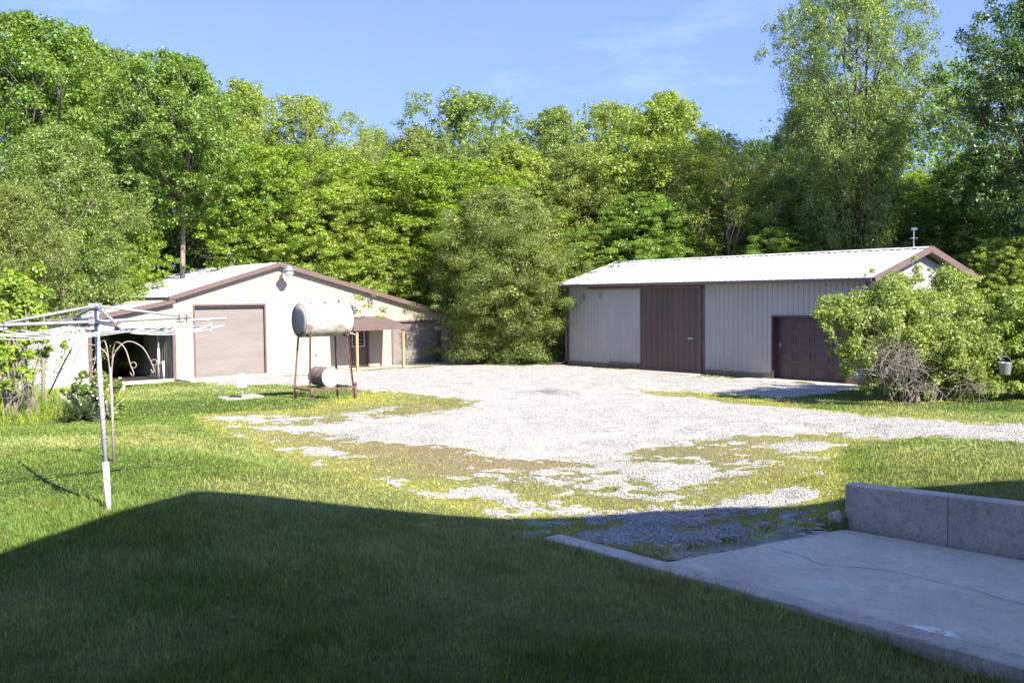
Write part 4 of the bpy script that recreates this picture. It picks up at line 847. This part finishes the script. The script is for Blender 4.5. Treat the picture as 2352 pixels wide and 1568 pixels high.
PR = {
 'maple': [tree_meshes('maple', 1, 16, 9.5, 1.2, 380, .85, 115000, .155, rnd, flat=.6, up=.7, outw=.6, jit=.36),
           tree_meshes('maple', 2, 16, 9.5, 1.0, 340, .9, 115000, .155, lambda t: rnd(t*.85), flat=.6, up=.7, outw=.6, jit=.42)],
 'ash':   [tree_meshes('ash', 3, 16, 9, 2.0, 260, .85, 92000, .14, vas, flat=.8, up=.6, outw=.6, jit=.42, limbs=70),
           tree_meshes('ash', 4, 16, 9, 2.0, 260, .85, 92000, .14, rnd, flat=.8, up=.6, outw=.6, jit=.45, limbs=60)],
 'oak':   [tree_meshes('oak', 5, 17, 10, 6.0, 260, .95, 95000, .155, rnd, flat=.7, up=.6, outw=.55, jit=.42, limbs=70, trunk_r=.33)],
 'bare':  [tree_meshes('bare', 15, 17, 9.5, 9.6, 240, .9, 85000, .155, rnd, flat=.7, up=.6, outw=.55, jit=.38, limbs=60, trunk_r=.28, shell=.55, lo=.97, bark='bark')],
 'pale':  [tree_meshes('pale', 6, 15, 8, 1.0, 260, .9, 90000, .13, rnd, flat=.8, up=.5, asp=.45, droop=.3, jit=.2)],
 'airy':  [tree_meshes('airy', 7, 20, 9.5, 5.5, 300, .95, 125000, .14, vas, flat=1.0, up=.4, asp=.42, droop=.6, limbs=110, ntrunk=2, trunk_r=.27, jit=.2, shell=.6, bark='barkdark')],
 'sparse':[tree_meshes('sparse', 8, 14, 10, 2.0, 200, 1.0, 42000, .12, rnd, flat=.8, up=.6, asp=.5, limbs=130, forks=5, shell=.7, jit=.2)],
 'cedar': [tree_meshes('cedar', 9, 12, 8.8, .1, 430, .95, 210000, .14, lambda t: max(.12, (1-max(0, (t-.35)/.65)**2.4)**.5*(.62+.38*min(1, t*2.6))), flat=.7, up=.3, outw=.7, asp=.26, droop=-.15, limbs=6, jit=.27, fill=1.2, trunk_r=.15, bark='barkdark')],
 'shrub': [tree_meshes('shrub', 10, 4, 5, .2, 90, .62, 22000, .11, rnd, flat=.85, up=.6, limbs=50, trunk_r=.06, forks=4, jit=.22)],
}
def place(kind, vx, topv, wv, dep, label, col, k=0, bias=0, cat='tree', name=None, group='trees of the wood behind the yard', rot=None, base=None):
    P = PR[kind][k % len(PR[kind])]; t = atd(vx, topv, dep); x_, y_ = t[0], t[1]; zb = float(terrain(x_, y_)) if base is None else base
    sz = (t[2]-zb)/P['H']; sx = wv*(1.22 if kind not in ('cedar', 'airy') else 1)*dep/FPX/P['W']
    o = empty(name or {'maple': 'maple_tree', 'ash': 'ash_tree', 'oak': 'oak_tree', 'bare': 'oak_tree', 'pale': 'willow_tree', 'airy': 'tall_tree', 'sparse': 'sparse_tree', 'cedar': 'cedar_tree', 'shrub': 'shrub'}[kind], (x_, y_, zb), rot if rot is not None else (vx*.37+dep) % 6.28, label=label, cat=cat, group=group)
    o.scale = (sx, sx, sz)
    for nm in ('trunk', 'crown'):
        c = bpy.data.objects.new(nm, P[nm]); link(c, o)
        if nm == 'crown': c.color = (*col, 1)
    return o
G1 = (.23, .325, .035); G2 = (.17, .265, .040); G3 = (.27, .34, .06); G4 = (.22, .295, .075); G5 = (.27, .345, .06); G6 = (.11, .185, .038); G7 = (.34, .40, .07); G8 = (.23, .285, .07)
TREES = [
 ('oak', 60, 25, 380, 50, 'tallest broad dark green tree at the far left edge, its top highest on that side', G2, 0),
 ('pale', 130, 285, 300, 41, 'pale grey green feathery tree in front of the tall left edge tree', G4, 0),
 ('pale', 20, 420, 220, 37, 'olive fine leaved tree low at the left edge behind the saplings', G8, 0),
 ('ash', 265, 105, 190, 60, 'light green tree top just left of the tree with the bare pale trunk', G4, 0),
 ('bare', 403, 118, 280, 47, 'large green tree with a tall bare pale trunk behind the workshop roof', G2, 0),
 ('maple', 255, 440, 200, 44, 'bright green low maple left of the bare pale trunk', G1, 0),
 ('ash', 560, 178, 210, 60, 'yellowish tree top right of the bare trunk tree', G5, 1),
 ('ash', 700, 215, 220, 57, 'rounded fresh green tree rising above the workshop ridge', G3, 0),
 ('maple', 625, 335, 270, 50, 'bright layered maple directly above the workshop ridge', G1, 1),
 ('maple', 770, 420, 240, 50, 'light green maple behind the right slope of the workshop roof', G3, 0),
 ('sparse', 860, 285, 230, 64, 'thin olive tree with bare twigs on top left of the airy crown', G5, 0),
 ('ash', 1075, 207, 270, 66, 'airy high crown breaking the skyline in the middle', G4, 0),
 ('ash', 960, 290, 200, 62, 'dull green crown between the twiggy tree and the airy one', G8, 1),
 ('maple', 960, 360, 330, 53, 'vivid green layered maple behind the left side of the cedar', G1, 1),
 ('ash', 1270, 242, 210, 63, 'pale silvery green tree standing above the cedar', G4, 1),
 ('pale', 1330, 330, 220, 56, 'soft light green tree between the cedar and the sunlit yellow green one', G8, 0),
 ('ash', 1400, 230, 190, 62, 'narrow green crown left of the highest tree over the shed', G3, 0),
 ('ash', 1530, 207, 300, 57, 'sunlit yellow green tree peaking above the left part of the shed', G5, 1),
 ('maple', 1480, 440, 260, 51, 'deep green maple low behind the left end of the shed roof', G2, 0),
 ('sparse', 1650, 300, 340, 54, 'open branched tree with visible grey limbs above the shed roof', G7, 0),
 ('ash', 1745, 318, 160, 66, 'small dark crown in the gap left of the very tall tree', G6, 0),
 ('ash', 1830, 395, 240, 52, 'light olive tree at the foot of the very tall tree', G4, 0),
 ('airy', 1965, -75, 360, 47, 'very tall twin trunked tree cut off by the top of the photo', G4, 0),
 ('pale', 1850, 230, 190, 53, 'slender silvery tree leaning against the left side of the very tall tree', G4, 0),
 ('oak', 2435, -90, 320, 40, 'tall dark tree cut off by the right edge of the photo', (.075, .135, .03), 0),
 ('maple', 2130, 395, 300, 52, 'dark green tree right of the twin trunks', G2, 1),
 ('maple', 2280, 330, 300, 47, 'dense dark tree behind the right gable of the shed', G6, 0),
 ('maple', 1960, 470, 260, 50, 'dark leafy tree low between the shed roof and the twin trunks', G6, 1),
 ('ash', 2050, 330, 200, 58, 'mid green tree glimpsed behind the twin trunks', G1, 0),
 ('ash', 180, 60, 240, 58, 'big green crown sloping down right of the tallest left edge tree', G1, 1),
 ('maple', 330, 250, 260, 56, 'mid green tree filling in left of the bare pale trunk crown', G6, 1),
 ('maple', 500, 300, 240, 62, 'mid green tree behind the yellowish top right of the bare trunk tree', G6, 0),
 ('maple', 820, 370, 260, 58, 'dense green tree below the thin olive one with bare twigs', G3, 1),
 ('maple', 1180, 330, 260, 59, 'green tree directly behind the top of the cedar', G3, 0),
 ('maple', 1400, 360, 260, 57, 'mid green tree behind the gap between the cedar and the shed', G3, 1),
 ('maple', 1600, 330, 260, 60, 'green backing tree behind the open branched one', G5, 0),
 ('maple', 1760, 430, 220, 58, 'yellow green tree right of the open branched one', G3, 1),
 ('maple', 2240, 345, 200, 55, 'green tree in the gap between the very tall tree and the right edge', G1, 0),
]
for i, (kind, vx, tv, wv, dep, lab, col, k) in enumerate(TREES): place(kind, vx, tv, wv, dep, lab, col, k)
place('cedar', 1150, 428, 340, 47.5, 'big round dark cedar hung with vines between the workshop and the shed', (.165, .215, .042), name='cedar_tree', group=None)
_cr = PR['cedar'][0]; r_ = np.random.RandomState(61); _n = 130; th = r_.rand(_n)*6.283; tt_ = .25+.72*r_.rand(_n)**.7; rp = np.array([4.15*max(.12, (1-max(0, (t-.35)/.65)**2.2)**.5*(.55+.35*min(1, t*2.6))) for t in tt_])
_V, _F, _ti, _ = foliage(np.stack([rp*np.cos(th), rp*np.sin(th), 12*tt_], 1), np.full(_n, .55), 26000, .14, r_, .8, .5, .9)
_vo = fast('vines', _V, _F, LEAF, bpy.data.objects['cedar_tree'], attrs={'tint': _ti}); _vo.color = (.20, .25, .05, 1); _vo['label'] = 'yellow green vines climbing over the cedar'
LOW = [('maple', 70, 560, 240, 42, 'low yellow green thicket at the left edge beside the workshop', G7, 0), ('maple', 500, 590, 150, 55, 'shady shrub behind the left workshop roof', G6, 1),
 ('maple', 700, 545, 240, 55, 'leafy bush showing over the workshop ridge', G1, 0), ('maple', 900, 560, 220, 56, 'bright bush over the right slope of the workshop roof', G3, 1),
 ('maple', 1060, 700, 130, 62, 'bright green bush seen through the gap beside the workshop', G1, 0), ('maple', 1390, 545, 190, 53, 'sunlit yellow green bush at the left end of the shed roof', G7, 1),
 ('maple', 1780, 520, 200, 48, 'dull green bush behind the middle of the shed roof', G2, 0), ('maple', 2330, 540, 170, 40, 'pale green bush beyond the right end of the shed', G3, 1)]
for (kind, vx, tv, wv, dep, lab, col, k) in LOW: place(kind, vx, tv, wv, dep, lab, col, k, cat='bush', name='bush', group='bushes at the edge of the wood')
# far wood as one mass
r_ = np.random.RandomState(77); cen = []; 
for i in range(900):
    vx = -500+3350*r_.rand(); dep = 68+20*r_.rand(); tops = np.interp(vx, [-500,0,250,500,800,1150,1300,1500,1750,1900,2352,2900], [80,120,200,260,370,300,330,290,420,200,150,100])
    zt = 3.3+(684-tops)*dep/FPX; cen.append((atd(vx, 700, dep)[0], dep, (zt-.5)*r_.rand()**.8+.3))
V, F_, ti, _ = foliage(np.array(cen), np.full(900, 2.3)*(.6+.7*r_.rand(900)), 260000, .30, r_, .7)
o = fast('far_wood', V, F_, LEAF, attrs={'tint': ti}); o.color = (.17, .25, .05, 1); tag(o, 'far wood closing the view behind the separate trees', None, kind='stuff')
# slim trunks standing in the wood
for (vx, dep, tp, lab) in ((430, 56, 430, 'slim dark trunk right of the bare pale trunk'), (478, 60, 450, 'thin dark trunk behind the workshop roof'), (520, 62, 470, 'second thin dark trunk behind the workshop roof, further right')):
    t = atd(vx, tp, dep); mb = MB(); mb.tube([(0, 0, -.2), (.1, 0, t[2]*.4), (-.05, .1, t[2]*.75), (.1, 0, t[2])], [.16, .13, .10, .05], 7); o = mb.build('tree_trunk', M['barkdark'], None, smooth=True); o.location = (t[0], t[1], 0); tag(o, lab, 'trunk', 'slim trunks in the wood')

# ------------------------------------------------------------------ shrubs by the shed
def twigs(mb, c, rad_, n, seed, th=.0045):
    r_ = np.random.RandomState(seed)
    for i in range(n):
        d = r_.randn(3); d /= np.linalg.norm(d); s = np.array(c)+d*np.array(rad_)*r_.rand()**.5; d2 = r_.randn(3); d2[2] -= .3; d2 /= np.linalg.norm(d2); L_ = .3+.6*r_.rand(); k = r_.randn(3)*.15
        mb.tube([s, s+d2*L_*.35+k*.3, s+d2*L_*.7+k, s+d2*L_+k*.6+r_.randn(3)*.08], [th*1.6, th*1.2, th, th*.5], 4)
def bush(name, label, blobs, NL, size, col, seed, group=None, flat=.85, twig=None, stems=30, cat='bush', mat_='twig'):
    """blobs: (x,y,z,r) world"""
    b = np.array(blobs); r_ = np.random.RandomState(seed); root = (b[:, 0].mean(), b[:, 1].mean(), float(terrain(b[:, 0].mean(), b[:, 1].mean())))
    o = empty(name, root, 0, label=label, cat=cat, group=group); cen = []; rad_ = []
    for (x_, y_, z_, R_) in blobs:
        K = max(6, int(26*R_**1.6))
        for i in range(K):
            d = r_.randn(3); d /= np.linalg.norm(d); cen.append(np.array((x_, y_, z_))+d*R_*r_.rand()**.45*.85-np.array(root)); rad_.append(R_*(.18+.22*r_.rand()))
    cen = np.array(cen); ok = cen[:, 2] > -.0; cen = cen[ok]; rad_ = np.array(rad_)[ok]
    V, F_, ti, P = foliage(cen, rad_, NL, size, r_, flat, .5, .6, shell=.6); 
    c = fast('foliage', V, F_, LEAF, o, attrs={'tint': ti}); c.color = (*col, 1)
    mb = MB()
    for i in range(stems):
        e = cen[r_.randint(len(cen))]; s = np.array((r_.randn()*.25, r_.randn()*.25, -.05)); mb.tube([s, s*.6+e*.4+np.array((0, 0, .3)), s*.2+e*.8+r_.randn(3)*.1, e], [.028, .02, .012, .005], 5)
    mb.build('stem', M[mat_], o)
    if twig:
        mb = MB(); 
        for (c_, ra, n_) in twig: twigs(mb, np.array(c_)-np.array(root), ra, n_, seed+3)
        mb.build('dead_twigs', M['twig'], o)
    return o
def at(vx, vy, dep): p = atd(vx, vy, dep); return p[0], p[1], p[2]
def B(vx, vy, dep, rv): return (*at(vx, vy, dep), rv*dep/FPX)
D_S = 28.5
bl_ = [B(2080,800,29,120), B(2000,720,28.5,95), B(1930,700,28,60), B(1890,705,27.8,34), B(2120,690,29.5,95), B(2160,640,30,45), B(2200,700,30,85), B(1950,790,28,60), B(1965,840,27.6,45), B(2200,820,29,105), B(2110,870,28.5,55), B(2250,800,29.5,80), B(2060,670,29,60), B(2220,655,30.5,40), B(2150,870,28,50), B(2010,650,28.5,40), B(2040,760,27.8,80), B(2130,770,27.8,80), B(1900,740,27.8,45), B(2230,740,29,70), B(2100,620,30,38), B(2290,790,29.5,60), B(2210,860,27.8,50), B(2130,895,27.6,26), B(2000,880,27.6,26), B(2180,800,27.4,60), B(1985,800,27.4,50), B(2260,880,28,45)]
bush('flowering_shrub', 'huge tangled shrub with bare grey twigs covering the right corner of the shed', bl_, 135000, .075, (.25, .315, .07), 21, twig=[(at(2060,820,26.9), (.65,.3,.55), 230), (at(2110,885,27.0), (.6,.25,.2), 60), (at(2230,880,27.3), (.5,.3,.2), 40)], stems=60)
bush('bush', 'leafy green bush at the right edge behind the hanging bucket', [B(2340,760,29,90), B(2390,820,28.5,90), B(2300,830,29,65), B(2330,690,30,55), B(2420,720,29,80), B(2350,880,28,55)], 50000, .08, (.24, .32, .06), 22, stems=40)
# pinkish white blossoms on the big shrub
r_ = np.random.RandomState(4); 
# bucket hanging in the bush
c = np.array(at(2309, 846, 27.2)); BK = empty('bucket', tuple(c), 0, label='grey galvanised bucket hanging in front of the right edge bush', cat='bucket'); k = 27.2/FPX
mb = MB(); mb.lathe([(10.5*k, -14*k), (11*k, -13*k), (14*k, 13*k), (14.6*k, 14*k), (13.4*k, 14*k), (13*k, 12*k), (10*k, -12*k)], 24); mb.build('pail', M['galv'], BK, smooth=True)
mb = MB(); mb.tube([(13.8*k*math.cos(a_), 0, 12*k+16*k*math.sin(a_)) for a_ in np.linspace(0, math.pi, 12)], .006, 5); mb.build('handle', M['galv'], BK)
b = np.array(gnd(2312, 905)); mb = MB(); mb.tube([(b[0], b[1]+.3, b[2]), (c[0]+.05, c[1]+.35, c[2]+.5), (c[0], c[1]+.2, c[2]+30*k), (c[0], c[1], c[2]+27*k)], .012, 6); o = mb.build('hanging_branch', M['twig']); tag(o, 'bent bare branch that the grey bucket hangs from', 'branch')

# ------------------------------------------------------------------ garden bed at the left
bush('sapling_clump', 'clump of leafy saplings with thin bare stems at the left edge', [B(30,700,24,70), B(90,800,23.5,50), B(20,800,24,60), B(-60,740,24,90), B(60,640,25,55), B(110,770,23,22), B(150,790,23,16), B(10,880,23,40), B(60,860,23,30), B(-10,820,23.5,60), B(70,730,24,50)], 24000, .10, (.28, .38, .05), 31, stems=14, cat='sapling', twig=[(at(60,885,22.8), (.6,.3,.25), 30)])
mb = MB(); r_ = np.random.RandomState(2)
for vx, lean in ((20, 0), (55, .1), (98, .05)):
    b = np.array(gnd(vx, 940)); mb = MB(); mb.tube([b, b+np.array((lean, 0, .9)), b+np.array((lean*.5, .1, 1.9)), b+np.array((lean*2, .1, 2.8))], [.06, .05, .035, .015], 7); o = mb.build('sapling', M['bark'], None, smooth=True); tag(o, {20: 'leftmost pale sapling stem in the garden bed', 55: 'middle pale sapling stem in the garden bed', 98: 'rightmost pale sapling stem, nearest the white wall'}[vx], 'sapling', 'pale sapling stems')
b = np.array(gnd(100, 930)); mb = MB(); e = np.array(at(195, 700, 23)); mb.tube([b, (b+e)/2+np.array((.0, 0, -.15)), np.array(at(165, 800, 23)), e], [.03, .022, .014, .006], 5); o = mb.build('bare_branch', M['twig']); tag(o, 'long thin bare branch crossing in front of the white wall', 'branch')
bush('peony_bush', 'low bush with pale blossoms beside the leaning poles', [B(205,895,23.5,44), B(250,895,23.5,44), B(235,870,23.8,26), B(170,905,24,30), B(275,925,23,24), B(150,900,24,18)], 13000, .07, (.19, .26, .06), 33, stems=20)
r_ = np.random.RandomState(9)
P_ = np.array([at(150+135*r_.rand(), 865+70*r_.rand(), 22.9+.4*r_.rand()) for i in range(34)]); V, F_ = rhomb(P_, np.array((.3, -1, .4))+r_.randn(34, 3)*.4, .045, r_, .9)
o = fast('blossoms', V, F_, M['whitepaint'], bpy.data.objects['peony_bush'])
o.matrix_parent_inverse = Matrix.Translation(-Vector(bpy.data.objects['peony_bush'].location))
# yucca
y0 = np.array(gnd(188, 968)); YU = empty('yucca_plant', tuple(y0), 0, label='spiky yucca with long sword leaves at the front of the bed', cat='yucca')
def sword(root, n, L_, W_, seed, col, name='leaves', zsp=(.15, 1.2)):
    r_ = np.random.RandomState(seed); V = []; F_ = []; T_ = []
    for i in range(n):
        a = r_.rand()*6.283; el = zsp[0]+(zsp[1]-zsp[0])*r_.rand(); l = L_*(.6+.5*r_.rand()); w = W_*(.7+.6*r_.rand()); px = np.array((math.cos(a), math.sin(a))); sd_ = np.array((-px[1], px[0], 0)); pts = []; bs = r_.randn(2)*.08
        for k in range(5):
            t = k/4; r2 = l*t*math.cos(el); zz = l*t*math.sin(el)-.35*l*t**3*math.cos(el); pts.append(np.array((bs[0]+px[0]*r2, bs[1]+px[1]*r2, zz+.02)))
        n0 = len(V); ww = [w*.6, w, w*.85, w*.5, .002]
        for p, q in zip(pts, ww): V += [p-sd_*q/2, p+sd_*q/2+np.array((0, 0, q*.15))]
        F_ += [(n0+2*k, n0+2*k+1, n0+2*k+3, n0+2*k+2) for k in range(4)]; T_ += [.7+.6*r_.rand()]*10
    o = fast(name, np.array(V), np.array(F_), LEAF, root, attrs={'tint': T_}); o.color = (*col, 1); return o
sword(YU, 170, .95, .06, 5, (.12, .16, .085))
# tall wild grass of the bed
r_ = np.random.RandomState(12); bed = [gnd(*p)[:2] for p in ((-200,985),(60,978),(140,968),(250,965),(275,940),(285,905),(230,890),(120,895),(-100,900),(-250,930))]
xx = np.array([p[0] for p in bed]); yy = np.array([p[1] for p in bed]); N = 46000
x = xx.min()+(xx.max()-xx.min())*r_.rand(N); y = yy.min()+(yy.max()-yy.min())*r_.rand(N); k = inpoly(x, y, bed); x, y = x[k], y[k]; n = len(x); z = ground_z(x, y)
h = (.14+.42*r_.rand(n)**1.4)*(.5+fbm(x, y, .7, 3)); a = r_.rand(n)*6.28; w = .018+.012*r_.rand(n); la = r_.rand(n)*6.28; ln = h*(.2+.6*r_.rand(n))
V = np.stack([np.stack([x-np.cos(a)*w/2, y-np.sin(a)*w/2, z], 1), np.stack([x+np.cos(a)*w/2, y+np.sin(a)*w/2, z], 1), np.stack([x+np.cos(la)*ln, y+np.sin(la)*ln, z+h], 1)], 1).reshape(-1, 3)
c = np.array((.19, .28, .045))*(.6+.9*r_.rand(n))[:, None]; c[:, 0] *= .8+.7*r_.rand(n)
o = fast('wild_grass', V, np.arange(3*n).reshape(n, 3), BLADE, cols=np.repeat(c, 3, 0)); tag(o, 'tall wild grass and weeds filling the garden bed', None, kind='stuff')
p = gnd(281, 905); mb = MB(); mb.box((-.09, -.06, -.05), (.09, .06, .30)); mb.box((-.06, -.07, .05), (.06, -.06, .25)); o = mb.build('edging_block', M['stone'], None, bevel=.015); o.location = p; o.rotation_euler = (0, .06, .3); tag(o, 'upright pale block at the right corner of the garden bed', 'block')
for i, (vx, vy, s_, lb) in enumerate(((268,935,.14,'largest pale edging stone at the front of the garden bed'),(278,920,.10,'small pale stone right behind the largest edging stone'),(262,950,.09,'small flat stone nearest the hook pole'))):
    p = gnd(vx, vy); rock('edging_stone', (p[0], p[1], p[2]+.03), (s_, s_*.8, s_*.6), 40+i, lb)['group'] = 'edging stones of the garden bed'
p = gnd(160, 935); rock('boulder', (p[0], p[1], p[2]+.15), (.22, .18, .3), 51, 'pale upright boulder half hidden in the bed behind the yucca')
